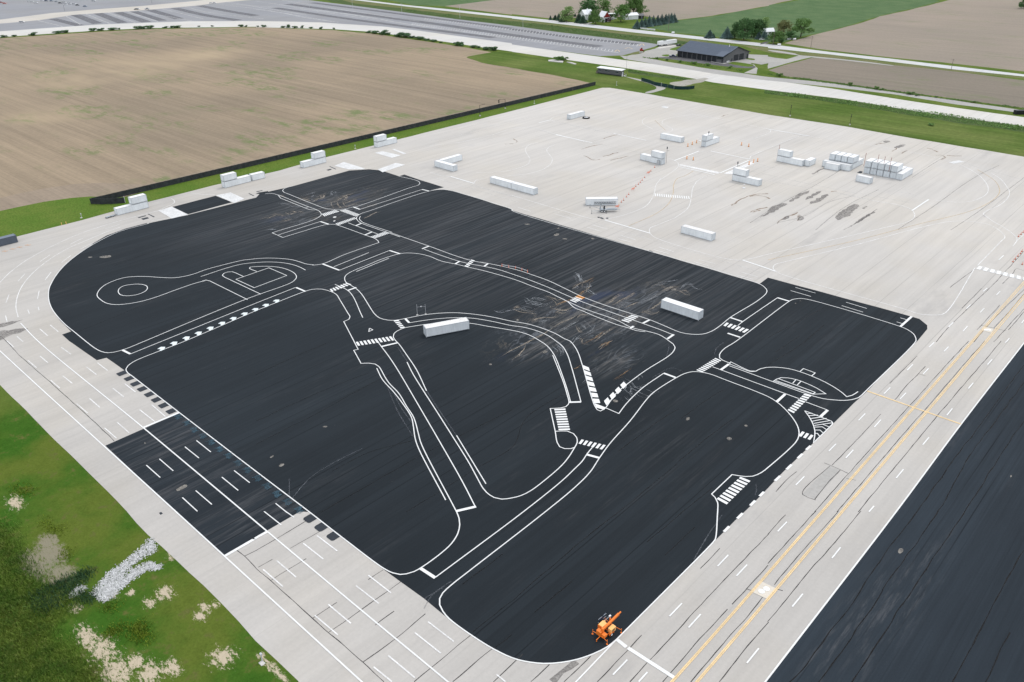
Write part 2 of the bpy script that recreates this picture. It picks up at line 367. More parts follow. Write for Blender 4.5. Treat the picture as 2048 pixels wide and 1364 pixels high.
M['headland'] = m_soil('headland soil', (.275,.215,.155), (.245,.195,.145), .15, R(90), .9)
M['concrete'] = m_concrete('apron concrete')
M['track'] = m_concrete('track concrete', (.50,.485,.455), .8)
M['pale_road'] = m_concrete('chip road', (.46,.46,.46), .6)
M['gravel_road'] = m_rough('gravel road', (.36,.35,.335), (.40,.385,.36), (.32,.31,.295), .35)
M['path_gravel'] = m_rough('grassy gravel', (.33,.315,.27), (.38,.36,.32), (.22,.23,.14), .6)
M['yard'] = m_rough('pale gravel', (.36,.348,.322), (.40,.385,.352), (.31,.30,.28), .35)
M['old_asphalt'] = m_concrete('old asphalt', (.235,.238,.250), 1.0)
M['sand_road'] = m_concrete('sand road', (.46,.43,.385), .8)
M['asphalt'] = m_asphalt('sealed asphalt')
M['pad_asphalt'] = m_asphalt('scraped asphalt', (.0180,.0232,.0285), False, 2.2)
M['strip_asphalt'] = m_asphalt('strip asphalt', (.0218,.0290,.0368), False)
M['drive_asphalt'] = m_asphalt('drive asphalt', (.11,.108,.11), False)
M['white'] = m_paint('white line paint', (.80,.80,.78), .16)
M['white_worn'] = m_paint('worn white paint', (.84,.83,.81), .10, 1.5, (.70,.95,.85))
M['white_faint'] = m_paint('faint white paint', (.78,.77,.75), .15, 1.2, (.40,.80,.7))
M['white_patch'] = m_paint('white block paint', (.72,.715,.70), .10, 1.2, (.85,1.0,.9))
M['ghost'] = m_paint('ghost paint', (.16,.17,.19), .2, 1.2, (.15,.55,.5))
M['yellow'] = m_paint('amber paint', (.86,.63,.33), .12, 1.5, (.8,1.0,.85))
M['yellow_faint'] = m_paint('faint amber paint', (.74,.58,.38), .2, 1.2, (.45,.85,.7))
M['orange_paint'] = m_paint('orange paint', (.75,.33,.08), .2, 2)
M['black_paint'] = m_paint('black seal', (.030,.037,.046), .3, 1.0)
M['teal_paint'] = m_paint('teal paint', (.05,.11,.15), .3, 1.2, (.2,.75,.5))
M['ice_paint'] = m_paint('ice white paint', (.74,.80,.80), .2, 1.5)
M['bay_band'] = m_paint('dark bay surface', (.165,.165,.178), .25, .3, (.4,.85,.7))
M['crack'] = m_paint('crack filler', (.045,.043,.042), .3, 3, (.55,1.0))
M['crack_black'] = m_paint('tar', (.0012,.0014,.002), .3, 3, (.65,1.0))
M['tan_stain'] = m_paint('tan stain', (.40,.34,.27), .4, .9, (.20,.75,.5))
M['grey_stain'] = m_paint('pale stain', (.34,.36,.38), .4, .9, (.15,.65,.4))
M['rust_stain'] = m_paint('rust stain', (.27,.165,.085), .4, .9, (.3,.85,.45))
M['tar_patch'] = m_paint('tar patch', (.225,.208,.195), .4, 1.6, (.2,.95,.5))
M['cream_patch'] = m_paint('cream patch', (.66,.60,.51), .15, 2)
M['cap_stain'] = m_paint('bare spot', (.27,.25,.22), .3, 1.2, (.45,1.0,.7))

# ------------------------------------------------------------------ terrain, fields, pavements
S = 'structure'
gm = MB(); E_ = 9000
gm.face([(-E_,-E_,0),(E_,-E_,0),(E_,E_,0),(-E_,E_,0)])
tag(gm.build('ground', M['meadow']), kind=S)
sheet('crop_field', 'A1: 900,-30 1250,40 1500,50 1900,0 1950,-30', .004, M['crop'], amp=1.5, step=12, kind=S)
sheet('brown_field', 'A1: 1500,48 1900,0 2042,-20 A2: 1000,-60 2042,-60 A3: 250,-10 0,40 A2: 2042,46 1600,125 1310,160 1050,130 700,140 300,145 0,112 A1: 2042,117 1700,75', .0045, M['soil_far'], amp=1.2, step=12, kind=S)
sheet('crop_field', 'A2: 1110,222 1310,165 1600,130 2042,50 A3: 0,43 250,0 600,-60 1000,-60 1380,8 1150,68 900,122 700,188 450,255 350,275 220,305 130,335 0,335 A2: 2042,325 1700,300 1300,262', .004, M['crop'], amp=1.2, step=12, kind=S)
sheet('brown_field', 'A3: 130,345 350,282 700,195 900,130 1150,75 1400,12 1600,-40 2400,-60 2600,680 2042,572 1700,530 1200,480 700,425 400,390', .0045, M['soil_far'], amp=1.2, step=12, kind=S)
sheet('brown_field', 'A3: 0,560 130,520 350,460 700,480 1000,515 1500,570 2042,640 2400,680 2400,930 2042,862 1500,790 1000,722 500,650 150,610', .0045, M['soil_strip'], amp=.8, step=8, kind=S)
FA, FB = G(185,407.5).xy, G(1191,170.6).xy
fd = (FB-FA).normalized(); fn = Vector((-fd.y, fd.x))
def fpt(u, off): q = FA+fd*u+fn*off; return PJ((q.x, q.y, 0))
fl_ = ' '.join('%.1f,%.1f' % fpt(u, 1.2) for u in (305,250,200,150,100,50,25))
sheet('brown_field', 'P: -600,110 -200,92 A0: 0,305 350,282 800,252 1200,232 2042,217 A1: 600,240 900,265 1300,322 1700,383 1880,418 1690,452 1680,460 1800,500 2042,540 A2: 300,592 500,632 620,660 P: '+fl_+' B0: 1000,205 900,207 720,204 560,215 350,245 150,285 0,320 P: -300,480 -700,560', .005, M['soil'], amp=.5, step=5, kind=S)
hl = ' '.join('%.1f,%.1f' % fpt(u, 9) for u in (25,50,100,150,200,250,290))
sheet('headland', 'P: '+fl_+' B0: 1000,205 900,207 720,204 560,215 350,245 150,285 0,320 P: -300,480 -340,440 B0: 0,215 300,150 600,105 800,95 P: '+hl, .009, M['headland'], amp=.6, step=5, kind=S)
sheet('verge', 'A1: 1900,412 1700,450 1680,460 1800,500 2042,540 A2: 300,592 500,632 600,655 720,690 1040,745 1500,833 2042,913 A3: 0,923 640,1008 1210,1113 2042,1248 P: 2500,392 2500,350 A3: 2042,1052 1500,978 900,883 400,803 0,748 A2: 1560,668 1450,672 1300,700 900,610 650,545 300,480 0,428 A1: 2042,425', .0075, M['mown'], amp=.8, step=6, kind=S)
sheet('verge', 'P: '+' '.join('%.1f,%.1f' % fpt(u, 1.4) for u in (313,250,200,150,100,50,10))+' B0: 900,207 720,204 560,215 350,245 150,285 0,320 P: -300,480 -300,600 B0: 0,560 160,516 640,393 1190,243 1700,113 A1: 190,1358 575,1248 940,1158 1140,1108 2042,883 A2: 720,698', .0075, M['lawn'], amp=.3, step=5, kind=S)
sheet('verge', 'A1: 380,-30 740,38 1200,98 1620,153 2042,203 A2: 400,258 750,298 1000,328 1180,352 1330,366 1700,330 A3: 0,420 500,462 1000,520 2042,625 2042,615 1000,500 500,440 0,388 A2: 2042,380 1500,320 1000,267 500,210 0,152 A1: 2042,150 1600,102 1200,57 780,3 700,-30', .0055, M['dry'], amp=.8, step=8, kind=S)
sheet('verge', 'A1: 380,-30 740,39 1200,99 1620,154 2042,204 A2: 400,259 750,299 1000,329 1180,353 1330,367 1420,335 1250,308 1000,285 700,248 400,212 0,167 A1: 2042,167 1700,132 1200,72 800,28 560,-30', .0085, M['rough'], amp=1.2, step=6, kind=S)
sheet('verge', 'A3: -30,715 500,783 1000,850 1500,920 2042,1008 P: 2500,318 2500,335 A3: 2042,1050 1500,976 900,881 400,801 -30,745', .0095, M['rough'], amp=1.2, step=5, kind=S)
sheet('verge', 'A2: 920,560 1100,590 1300,612 1420,625 1380,640 1200,622 1000,595 930,580', .0095, M['rough'], amp=1.0, step=5, kind=S)
sheet('parking_lot', 'P: -500,0 -500,65 A0: 0,157 400,107 750,77 1150,47 1500,14 1900,-30 P: 480,-60 -300,-60', .004, M['old_asphalt'], kind=S)
sheet('road', 'P: -500,75 A0: 0,156 400,106 750,76 1150,46 1500,13 1900,-30 2300,-30 2042,-5 1700,27 1600,42 1250,72 1000,92 600,117 300,162 0,188 P: -500,85', .008, M['sand_road'], amp=.5, step=6, kind=S)
sheet('parking_lot', 'P: -500,85 A0: 0,187 300,161 600,116 1000,91 1250,71 1600,41 1700,26 2042,-6 A1: 100,-40 400,-2 740,40 1200,100 1620,155 2042,205 A2: 400,260 750,300 1000,330 1140,345 1175,353 1140,372 1000,412 880,442 700,447 500,422 300,397 0,357 A1: 2042,347 1700,302 1300,247 1000,212 760,197 500,180 250,174 0,170 A0: 1500,172 1200,182 800,197 400,224 0,252 P: -500,102', .006, M['old_asphalt'], kind=S)
sheet('road', 'P: -500,98 A0: 0,250 400,222 800,195 1200,180 1500,170 2042,168 A1: 250,172 500,178 760,195 1000,210 1300,245 1700,300 2042,345 A2: 0,355 300,398 700,453 1000,493 1500,563 2042,636 A3: 500,705 1000,785 1500,860 2042,935 P: 2500,305 2500,330 A3: 2042,1008 1200,890 600,790 0,717 A2: 1600,657 1480,632 1300,602 900,542 300,457 0,413 A1: 2042,411 1700,362 1300,302 900,252 600,232 0,217 A0: 2042,213 1200,224 800,242 350,272 0,297 P: -500,116', .010, M['track'], amp=.25, step=6, kind=S)
sheet('road', 'A1: 700,-30 830,-5 1200,40 1600,80 2042,128 A2: 500,180 1000,237 1500,292 2042,350 A3: 500,415 1000,470 1500,530 2042,593 P: 2500,195 2500,200 A3: 2042,610 1500,555 1000,495 500,435 0,383 A2: 2042,375 1500,315 1000,262 500,205 0,148 A1: 2042,145 1600,97 1200,52 780,0 640,-30', .012, M['pale_road'], amp=.2, step=8, kind=S)
sheet('road', 'A2: 860,445 1010,452 1500,538 2042,613 A3: 400,650 900,720 1400,790 2042,880 2042,905 1500,832 1000,752 500,692 0,642 A2: 1700,600 1300,540 900,470', .011, M['gravel_road'], amp=.5, step=5, kind=S)
sheet('yard', 'A2: 900,452 1040,412 1150,385 1190,352 1290,352 1350,372 1310,440 1250,455 1100,462 1000,472', .013, M['yard'], amp=.5, step=4, kind=S)
sheet('yard', 'A2: 1700,488 1840,462 1860,432 2042,440 A3: 0,450 100,470 160,475 0,505 A2: 1990,515 1900,500 1960,545 1950,590 1850,582 1900,560 1948,535 1930,515 1800,498', .013, M['yard'], amp=.3, step=4, kind=S)
sheet('yard', 'A3: 0,455 150,472 250,442 350,455 200,490 0,548', .0135, M['yard'], amp=.3, step=4, kind=S)
sheet('path', 'A3: 0,395 200,420 240,440 350,448 700,482 1000,520 1000,526 700,490 350,458 250,445 180,432 0,407', .0138, M['gravel_road'], amp=.3, step=4, kind=S)
sheet('yard', 'A2: 1150,458 1250,452 1320,446 1500,470 1650,490 1690,496 1780,505 1940,528 1935,545 1800,540 1600,518 1300,478', .0142, M['drive_asphalt'], amp=.3, step=4, kind=S)
sheet('path', 'A2: 905,608 1030,636 1060,650 1200,690 1240,705 1100,748 1040,740 1190,700 1020,643 905,614', .0135, M['yard'], amp=.3, step=3, kind=S)
sheet('path', 'A2: 1230,662 1320,650 1420,636 1500,624 1560,622 1550,645 1450,668 1390,690 1300,682', .0135, M['path_gravel'], amp=1.0, step=2.5, kind=S)
sheet('path', 'Q1: 560,372 690,335 780,338 700,350 620,375', .0125, M['yard'], amp=.2, step=4, kind=S)
sheet('path', 'Q2: 1000,500 1100,455 1200,455 1080,500', .0128, M['drive_asphalt'], kind=S)
sheet('grass_island', 'Q4: 740,195 900,150 1040,140 1000,178 900,200 780,212', .015, M['dry'], amp=.4, step=3, kind=S)
sheet('grass_island', 'Q3: 110,410 300,390 290,440 200,440', .016, M['lawn'], amp=.3, step=3, kind=S)
sheet('grass_island', 'Q3: 270,295 450,240 560,225 470,310 380,315', .016, M['lawn'], amp=.3, step=3, kind=S)
sheet('grass_island', 'Q3: 1440,575 1600,540 2030,605 1990,655 1800,640', .016, M['lawn'], amp=.3, step=3, kind=S)
sheet('grass_island', 'Q3: 1840,475 2048,480 2048,520 1900,500', .016, M['lawn'], amp=.3, step=3, kind=S)
sheet('yard', 'Q4: 1200,95 1330,70 1560,40 1570,52 1420,80 1280,100', .017, M['track'], kind=S)
sheet('yard', 'Q3: 1150,540 1400,572 1560,540 1870,455 1860,475 1570,555 1405,592 1140,552', .0175, M['track'], kind=S)

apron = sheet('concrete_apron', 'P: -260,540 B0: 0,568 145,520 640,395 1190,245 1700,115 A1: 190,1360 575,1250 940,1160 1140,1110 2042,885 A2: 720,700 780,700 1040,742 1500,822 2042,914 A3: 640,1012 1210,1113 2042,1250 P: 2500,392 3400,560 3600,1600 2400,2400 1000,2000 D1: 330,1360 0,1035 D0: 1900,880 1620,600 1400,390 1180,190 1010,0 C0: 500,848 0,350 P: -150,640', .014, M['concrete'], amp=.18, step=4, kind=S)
asph = sheet('asphalt_pavement', 'B0: 385,1000 395,930 430,860 480,790 560,710 680,620 790,555 960,480 1190,415 1370,378 1500,350 1870,257 1950,235 2042,212 B1: 30,180 100,165 210,140 290,122 730,0 A1: 740,1360 900,1350 1000,1360 B1: 1140,42 1185,28 1320,75 1500,130 1395,155 1480,147 1560,156 1650,181 2042,306 B2: 0,315 1975,900 B3: 0,850 1145,1160 1210,1180 1270,1230 1270,1260 1190,1355 C3: 990,200 740,450 520,660 300,870 0,1170 D2: 1860,0 1610,243 835,1022 760,1083 650,1138 520,1183 390,1208 250,1216 100,1198 0,1170 D1: 1900,1103 1730,998 1500,828 1340,700 1040,480 700,222 415,2 C1: 425,1364 0,1041 C0: 1430,572 1060,286 1000,240 945,200 850,135 770,155 555,0 B0: 495,1305 565,1280 480,1195 430,1130 395,1060', .018, M['asphalt'], amp=.10, step=3, kind=S)
asp2 = sheet('asphalt_patch', 'C0: 840,835 1430,573 C1: 425,1364 D1: 350,5 D0: 1790,355 1395,0', .019, M['pad_asphalt'], kind=S)
sheet('asphalt_patch', 'B0: 1370,288 1720,197 1850,250 1500,345', .0195, M['asphalt'], amp=.1, step=3, kind=S)
sheet('asphalt_patch', 'B0: 725,588 850,515 1000,460 1170,415 1190,430 960,485 800,560', .0196, M['asphalt'], kind=S)
sheet('asphalt_patch', 'B1: -5,185 20,172 95,160 100,166 30,182', .0197, M['asphalt'], kind=S)
strip = sheet('asphalt_strip', 'P: 1537,1356 1793,1023 1922,849 2048,686 2300,360 3600,640 3600,1500 2600,2600 1100,2000', .018, M['strip_asphalt'], amp=.08, step=4, kind=S)
# ------------------------------------------------------------------ painted markings: parts of the pavement they lie on
LW = .215
LINES = {
 'lane_line': (asph, 'white', LW, '''
B0: 690,1364 600,1290 520,1225 450,1150 410,1090 390,1030 387,980 395,930 430,860 490,780 570,705 680,625 790,560 950,485 1190,418
C0: 680,0 760,60 810,85 860,95 920,88 1000,65 !1160,0 J7: 360,950 1060,665 1640,455 1700,415 1728,372 1700,320 1620,275 1500,240 1350,225 1180,228 1095,236 1085,252 !1185,295
J7: 1060,680 !545,425 490,412 430,428 B0: 1640,875 1560,895 1400,950 1250,1005 1130,1040 1020,1060 920,1067 850,1055 800,1025 775,995 785,960 830,915 900,880 1000,850 1150,842 1280,850 1400,852 1520,830 1650,785 1800,745 1950,710 J7: 1050,135 1200,118 1350,112 1500,117 1650,132 1760,160 1870,195 1960,205 B1: 450,752 530,742 700,670 !980,572 J1: 1715,850 1660,810 !1600,790 1130,620 1080,605 1000,597 940,600 850,622 !270,798 !110,728 190,700 700,545 800,500 850,460 850,430 800,385 640,325 !205,152
J7: 1850,275 1760,230 1650,195 1500,172 1340,165 1150,175 980,195 800,240 420,365
J7: 1240,605 !750,375 715,345 740,318 790,302 850,298 885,310 !1005,365
J7: 900,402 !1350,245 !1595,350 !1150,517 !900,402
J1: 0,135 80,128 150,138 !200,155 !235,200 !620,355 680,375 790,380
J1: 430,15 330,40 280,65 268,85 290,112 360,140 850,335 930,360 1020,370 1150,372 1250,358 1340,335 B1: 780,290 1240,130 1290,115 1307,100 1290,80 1240,65 1140,43
J1: 1440,372 B1: 1325,148
J1: 2048,790 !1880,730 1520,605 1440,570 1400,535 1388,505 1410,465 1470,430 1550,405 B1: 1380,162 1480,148 1560,158 1650,183 2042,308 B2: 0,317 1975,902 2010,925 2032,950 2028,975 1960,1035 1740,1170 1660,1235 1590,1280 1520,1302 1430,1303 1350,1290 J3: 2046,955 1920,905 1400,735 1150,640 950,545 780,465 600,400 450,350 250,300 0,250 B1: 1850,740 1720,715 1600,680 !1380,600 !1065,490
J1: 1450,475 1432,505 1440,530 1480,565 1550,595 1930,720
J1: 1260,575 1710,745
J1: 200,760 840,555
B1: 620,765 900,652
B1: 665,793 1065,635
B1: 800,803 1060,697
B1: 1340,625 1450,665 1600,715 1720,745 J3: 0,293 200,335 400,400 600,470 800,550 950,615 1100,680 1300,755 1850,950 2046,1020 B2: 1290,1310
J3: 1880,1045 1770,1030 1700,1005 1560,965 1250,845 1160,805 1090,780 1040,745 1000,705 880,645 780,595 600,530 420,460 200,393 0,340 B1: 1700,770 1600,745 1480,720 1380,680 1290,660 1200,655 1150,660 1000,705 880,755 780,795 720,830 707,860 720,890 760,915 800,940 840,980 880,1040 920,1105 950,1145 990,1175 1050,1190 1110,1192 1190,1178 1330,1150 1470,1135 1600,1132 1750,1145 1880,1165 B2: 0,1200 120,1220 240,1255 350,1300 420,1340 C2: 460,0 500,45 530,100 !560,190 660,520 680,550 705,560 735,545 !750,530 830,420 900,360 1060,240 1250,120 1290,80 1300,50 1285,25 1250,0 B2: 1230,1340 1170,1305 1080,1280 J3: 1720,995 1560,915 1150,770 1000,700
B1: 0,1055 315,930
C0: 1040,105 B0: 2042,1055
J8: 890,1062 !1075,1142 1150,1040 1220,960 1300,880 1420,775 1690,590
B0: 2042,1115 C0: 1480,0 1110,145 1060,170 1020,200 1005,225 1015,250 1060,285 !1430,572 C1: 0,1041 425,1364 D1: 700,222 1020,460 1090,495 1150,508 1200,503 1260,485 1330,445 1480,335 1560,260 1610,180 1625,110 1620,60 C1: !1600,1364 1320,825 1295,740 1275,660 1255,605 1200,520 1140,420 1060,335 1030,290 1000,235 980,205 950,185 900,178 !838,180 !780,75 !815,68 !780,0 B1: !700,1202 740,1185 750,1165 730,1130 670,1030 640,985 590,960 520,943 450,945 395,960 0,1115
C1: 963,218 1010,310 1100,410 1170,500 1240,610 1255,680 1270,780 1300,865 1513,1270
C1: 970,5 1000,45 1060,125 1120,215 1300,520 1480,830 1650,1130 1750,1325
B1: 1190,1250 1130,1275 1100,1300 1095,1325 C1: 1115,0 1140,25 1200,110 1280,230 1360,398
C1: 1205,170 1250,260 1330,390 1430,545 1560,750 1700,975 1760,1085 1810,1175 1840,1210 1900,1250 1960,1263 C2: 0,1253 70,1235 150,1195 300,1080 400,990 450,930 500,850 520,810 515,770 490,740 440,720 !345,722
C1: 1600,755 1834,1140
C2: 500,850 470,860 420,860 380,845 360,810 !345,722 !305,540 390,535 430,525 450,505 455,490 440,430 410,330 325,115
C2: 468,490 440,390 400,270 335,110 280,40 B2: 235,1364 150,1315 80,1290 0,1272 B1: 1850,1240 1700,1215 1500,1210 1350,1225 1190,1250
C2: 550,487 475,210 440,105 400,40 B2: 360,1364 280,1310 180,1270 80,1245 0,1235 B1: 1880,1200 1720,1175 1560,1172 1400,1185 1220,1212
B1: 630,905 740,960 852,1170
D1: 1435,528 C2: 90,1364 400,1115 500,1020 560,960 600,900 645,845
D2: 835,1025 1600,255 1620,230 C2: !1640,1364 1640,1290 1620,1250 !1592,1222 !1755,1067 1860,1083 1920,1080 1990,1050 2042,1010 C3: 220,810 245,760 245,710 220,650 160,570 80,495 0,445 C2: 1700,310 1580,265 1500,248 1440,246 1380,260 1300,300 1130,410 1080,460 940,640 780,820 700,930 620,1050 500,1170 265,1364 D1: 1700,480 1560,590 1490,655 1465,700 1465,750 1490,800 1540,860 1730,1000 1900,1105 D2: 0,1172 100,1200 250,1218 390,1210 520,1185 650,1140 760,1085 835,1025
B2: 1800,1235 1840,1203 B3: 75,1012
C3: 750,430 1180,0 B3: 1180,1340 1160,1300 1110,1265 1050,1240 300,1022 240,1018 200,1025 170,1040 B2: 1780,1364 C2: 1690,65 1655,110 1655,135 1680,155 1730,175 1745,188 J2: 0,245 150,298 !215,292 280,258 360,240 450,236 580,245 700,265 820,300 970,355 1150,435 1300,520 1400,590 !1455,640 1530,620 1610,570
C2: 1732,180 !1745,168 1900,240 J2: 215,292
C2: 1735,200 J2: 0,270 440,432 980,625 1130,665 1300,685 1420,690 1520,680 1620,650 C3: 750,430
C2: 1600,207 J2: 0,370 800,665
J2: 895,710 1190,820
J2: 820,295 !865,255 !1025,315 !975,358
J2: 450,432 500,400 560,380 650,383 780,410 900,455 1050,525 !1170,600 !990,605 !460,425
J2: 490,420 !1000,600 !1025,580 !530,395
J2: 720,455 760,410
J2: 780,480 830,430
J2: 880,830 !1200,955 1250,975 1265,1000 1200,1075 !1000,1270 1018,1180 1020,1100 1005,1040 985,990 940,910 !880,830
B0: 943,965 950,940 985,918 1040,907 1105,903 1160,912 1177,932 1165,955 1130,975 1080,990 1010,997 960,988 943,965
B1: 905,1255 !900,1282 !932,1268 !905,1255
D2: 835,1025 510,1364 P: 1000,1520
J1: 620,345 660,328
J2: 920,868 985,865
J2: 940,900 1060,890
J2: 962,938 1130,915
J2: 985,975 1180,935
J2: 1003,1005 1230,965
J2: 1012,1032 1265,995
J2: 1020,1055 !1120,1050 1180,1090
J2: 1024,1095 !1090,1095 1135,1135
J2: 1026,1140 !1055,1140 1085,1178
J2: 1130,1018 1215,1052
'''),
 'stop_line': (asph, 'white', .62, '''
J1: 1340,335 1440,372
J1: 840,555 965,597
J1: 1380,618 1465,583
J1: 1510,762 1620,715
B1: 1325,148 1378,160
B1: 530,742 665,793
B1: 1065,635 1150,662
B1: 1325,622 1380,600
B1: 1590,742 1625,720
B1: 1820,762 1850,740
B1: 320,930 395,962
B1: 730,955 800,930
B1: 1190,1178 1222,1212
C0: 975,72 1040,105
C1: 1003,45 1130,15
C1: 1600,1358 1755,1322
C2: 455,490 550,487
C2: 600,908 700,935
C2: 1210,258 1305,293
C2: 1665,232 1730,185
B2: 1740,1170 1840,1203
B2: 1720,1295 1820,1328
B2: 1240,1340 1290,1305
B2: 1045,1215 1095,1190
B2: 945,1255 970,1238
B3: 75,1012 170,1040
J2: 500,710 615,605
J2: 1100,910 1195,822
D1: 1310,457 1430,535
B3: 1055,1243 1145,1162
D2: 835,1025 912,1087
D2: 925,1093 1295,1332
'''),
 'parking_line': (asph, 'white', .2, '''
B3: 218,930 378,975
B3: 180,955 342,1002
B3: 622,1048 788,1098
B3: 587,1075 758,1127
B3: 1055,1173 1105,1187
B3: 1025,1204 1070,1218
C0: 1567,795 1682,887
C0: 1475,845 1587,935
C0: 1272,942 1382,1037
C0: 1168,992 1278,1090
C0: 1868,1035 1992,1132
C0: 1770,1087 1900,1193
C0: 1562,1195 1690,1305
C0: 1455,1250 1575,1360
C1: 157,1297 250,1372
D1: 65,5 202,113
D1: 230,0 305,53
'''),
 'ghost_line': (asph, 'ghost', .2, '''
C1: 1050,370 1130,560 1250,760
C1: 1080,370 1150,520 1240,650
C1: 1360,398 1480,580 1600,755
C1: 1130,50 1210,170
C2: 1120,290 1280,215 1360,245
C2: 1250,30 1248,70 1230,120
C2: 1690,10 1630,60 1615,110
J3: 890,620 910,650 1000,690
C2: 1945,1140 1950,1190 1940,1230
C1: 850,860 700,930 460,1070 350,1180 280,1260 265,1100
D1: 1520,590 1430,650 1360,690 1345,705
D1: 1560,560 1440,640 1390,690 1340,780
D2: 1675,35 1560,200 1450,390
'''),
 'lane_line@apron': (apron, 'white_worn', .24, '''
B3: 1670,755 1860,560 1890,530 1880,510 1840,470 1750,425 1640,405 1540,400 1440,405 1200,455 700,590 115,730 60,745 40,775 60,800 110,825 1110,1110 1200,1140 1300,1150 1370,1148 1410,1135 !1650,775 1668,775
B3: 0,665 600,530 900,460 1130,400 1170,360 1165,335 1145,310 1080,280 830,235
J5: 1390,602 1550,615 1640,610 1720,585 1770,550 1780,510 1760,465 1700,405 1580,340 1430,292 1250,250 1030,210 700,155 430,120 70,55 A2: 1750,965 1480,918 1430,910
J5: 1800,395 1870,440 1920,500 1940,545 1920,590 1860,640 1770,680 1745,700 1760,725 Q7: 405,0 500,70 650,155 740,220 790,275 790,310 745,370
Q7: 790,310 878,235 P: 2100,430
J5: 0,275 40,255 330,135 380,122 430,120
J5: 70,55 140,68 155,85 140,98 0,150
A2: 1240,885 1120,920 1050,950 1045,985 1120,1030
A2: 1430,915 1290,935 1210,960 1200,985 1270,1020 1280,1040 1240,1060
J4: 1300,335 1220,350 1170,380 1150,420 1165,465 1195,510 1205,545 1180,590 1100,630 900,680 560,695
J4: 1500,360 1440,385 1410,410 1410,440 1440,480 1470,520 1470,560 1440,605 1350,660 1200,705 870,745
J4: 530,825 545,795 590,775 640,770
J4: 0,690 130,730 250,742
B2: 740,390 900,350 1060,285 1110,230 1135,175 1150,110 1190,60 K6: 450,870 600,770 690,700 710,660 690,620 620,580 530,560
B2: 1300,375 1400,300 1430,210 1440,140 K6: 950,940 980,900 1050,850 1150,815 1240,800
B2: 1100,497 1095,470 1110,450 1150,435 1300,375
B2: 1100,497 1130,525 1200,555 1700,700 1800,712 1880,705 2042,665
B2: 0,195 500,345 640,382 700,385
K6: 1750,575 1760,545 1800,515 2048,405
J4: 1450,60 1470,35 1560,0
J4: 1450,60 1500,80
J4: 0,370 350,330 800,225 960,170 1100,150 1220,152 1380,190 1520,235
R8: 470,485 490,500 485,520 440,540 380,570
R8: 600,450 680,460 760,462
B0: 0,890 80,810 200,720 330,645 480,570 640,500 Q6: 1250,420 1540,330 2048,198
B0: 145,1165 128,1090 135,1020 165,940 220,860 300,780 420,690 560,610 700,550 Q6: 1350,480 1540,415
B0: 1190,402 1500,352
D2: 930,1093 940,1100
'''),
 'lane_line@road': (apron, 'white', .26, '''
P: -60,645 0,702 351,1023 722.6,1363 950,1570
B0: 165,1215 310,1364 C0: 1140,690 D1: 850,801 1530,1364 P: 1010,1462
P: 1250,1730 1537,1355.5 1793,1022.5 1922,848.7 2048,686 2200,490
'''),
 'stop_line@apron': (apron, 'white', .6, '''
C0: 1145,692 1430,572
D0: 1792,362 2042,217 D1: 0,217 92,165
J5: 1210,678 1335,595
B2: 740,392 1100,497
B2: 1840,712 2042,780 B3: 60,802
J4: 250,742 530,825
J4: 1310,95 1450,60
J4: 1520,235 1860,318
K6: 650,595 1010,455
K6: 720,685 1240,800
K6: 1180,455 1750,575
K6: 1320,775 1740,590
A2: 810,1065 1070,1120
A2: 350,1075 640,1140
A3: 0,1030 330,1085
'''),
 'parking_line@apron': (apron, 'white_worn', .24, '''
C0: 490,52 567,108
C0: 320,122 383,175
C0: 222,155 292,215
C0: 690,208 770,270
C0: 778,175 858,237
C0: 500,278 577,340
C0: 403,313 478,378
C0: 900,378 988,447
C0: 995,342 1083,410
C0: 715,460 798,532
C0: 613,502 700,577
C0: 1115,550 1235,645
C0: 1210,510 1320,605
C0: 935,650 1030,733
C0: 835,695 930,778
C0: 55,0 110,50
B0: 318,1260 380,1315
B0: 402,1230 465,1283
B0: 135,1320 185,1364
D1: 487,198 647,320
D1: 378,260 537,385
D1: 165,397 320,530
D1: 57,468 215,605
D1: 897,515 1077,655
D1: 798,597 980,740
D1: 577,747 757,898
D1: 470,835 653,990
D1: 1372,885 1578,1043
D1: 1267,972 1475,1137
D1: 1055,1155 1267,1332
D1: 938,1245 1085,1364
D1: 1918,1305 1990,1364
B0: 145,880 200,820
B0: 318,725 400,670
B0: 490,732 565,675
B0: 362,868 408,808
B0: 48,1052 72,988
B0: 300,1020 313,957
B0: 235,1140 222,1108
B0: 312,1112 305,1085
B0: 57,1205 45,1155
B0: 560,585 660,537
B0: 640,625 750,570
B0: 840,462 955,428
B2: 45,290 150,322
B2: 345,345 470,380
B2: 640,430 760,465
B2: 600,450 715,483
B2: 870,515 985,550
B2: 845,540 960,570
B2: 1170,608 1290,645
B2: 1130,630 1250,660
B2: 1490,708 1620,740
B2: 1450,725 1570,760
B2: 1830,808 1960,845
B2: 1790,830 1920,865
'''),
 'faint_line': (apron, 'white_faint', .2, '''
J4: 0,310 250,270 700,140 1200,25
J4: 1570,90 2048,200
J4: 1860,318 1980,335 2048,350
J4: 530,825 550,850 640,880 1070,1000
J4: 0,745 300,830 560,905 1070,1055
B2: 330,320 700,430 1040,530 1590,690 2042,828
K6: 700,610 1090,455
K6: 0,245 240,300 450,350 760,400 950,440
K6: 1850,635 2048,690
A2: 380,985 810,1065
A2: 0,1020 120,1015 250,1045 360,1085
A2: 640,1140 920,1195 1180,1260
J5: 0,350 250,360
J5: 1130,545 1150,540 1250,570
J5: 90,450 500,520 900,595
J5: 0,380 400,470 800,550
J5: 640,540 900,600 1040,625 1160,655 1205,672
J5: 1600,320 1720,360 2048,450
J5: 820,550 1200,620
B1: 1430,20 1720,100
B1: 1700,110 2042,205
'''),
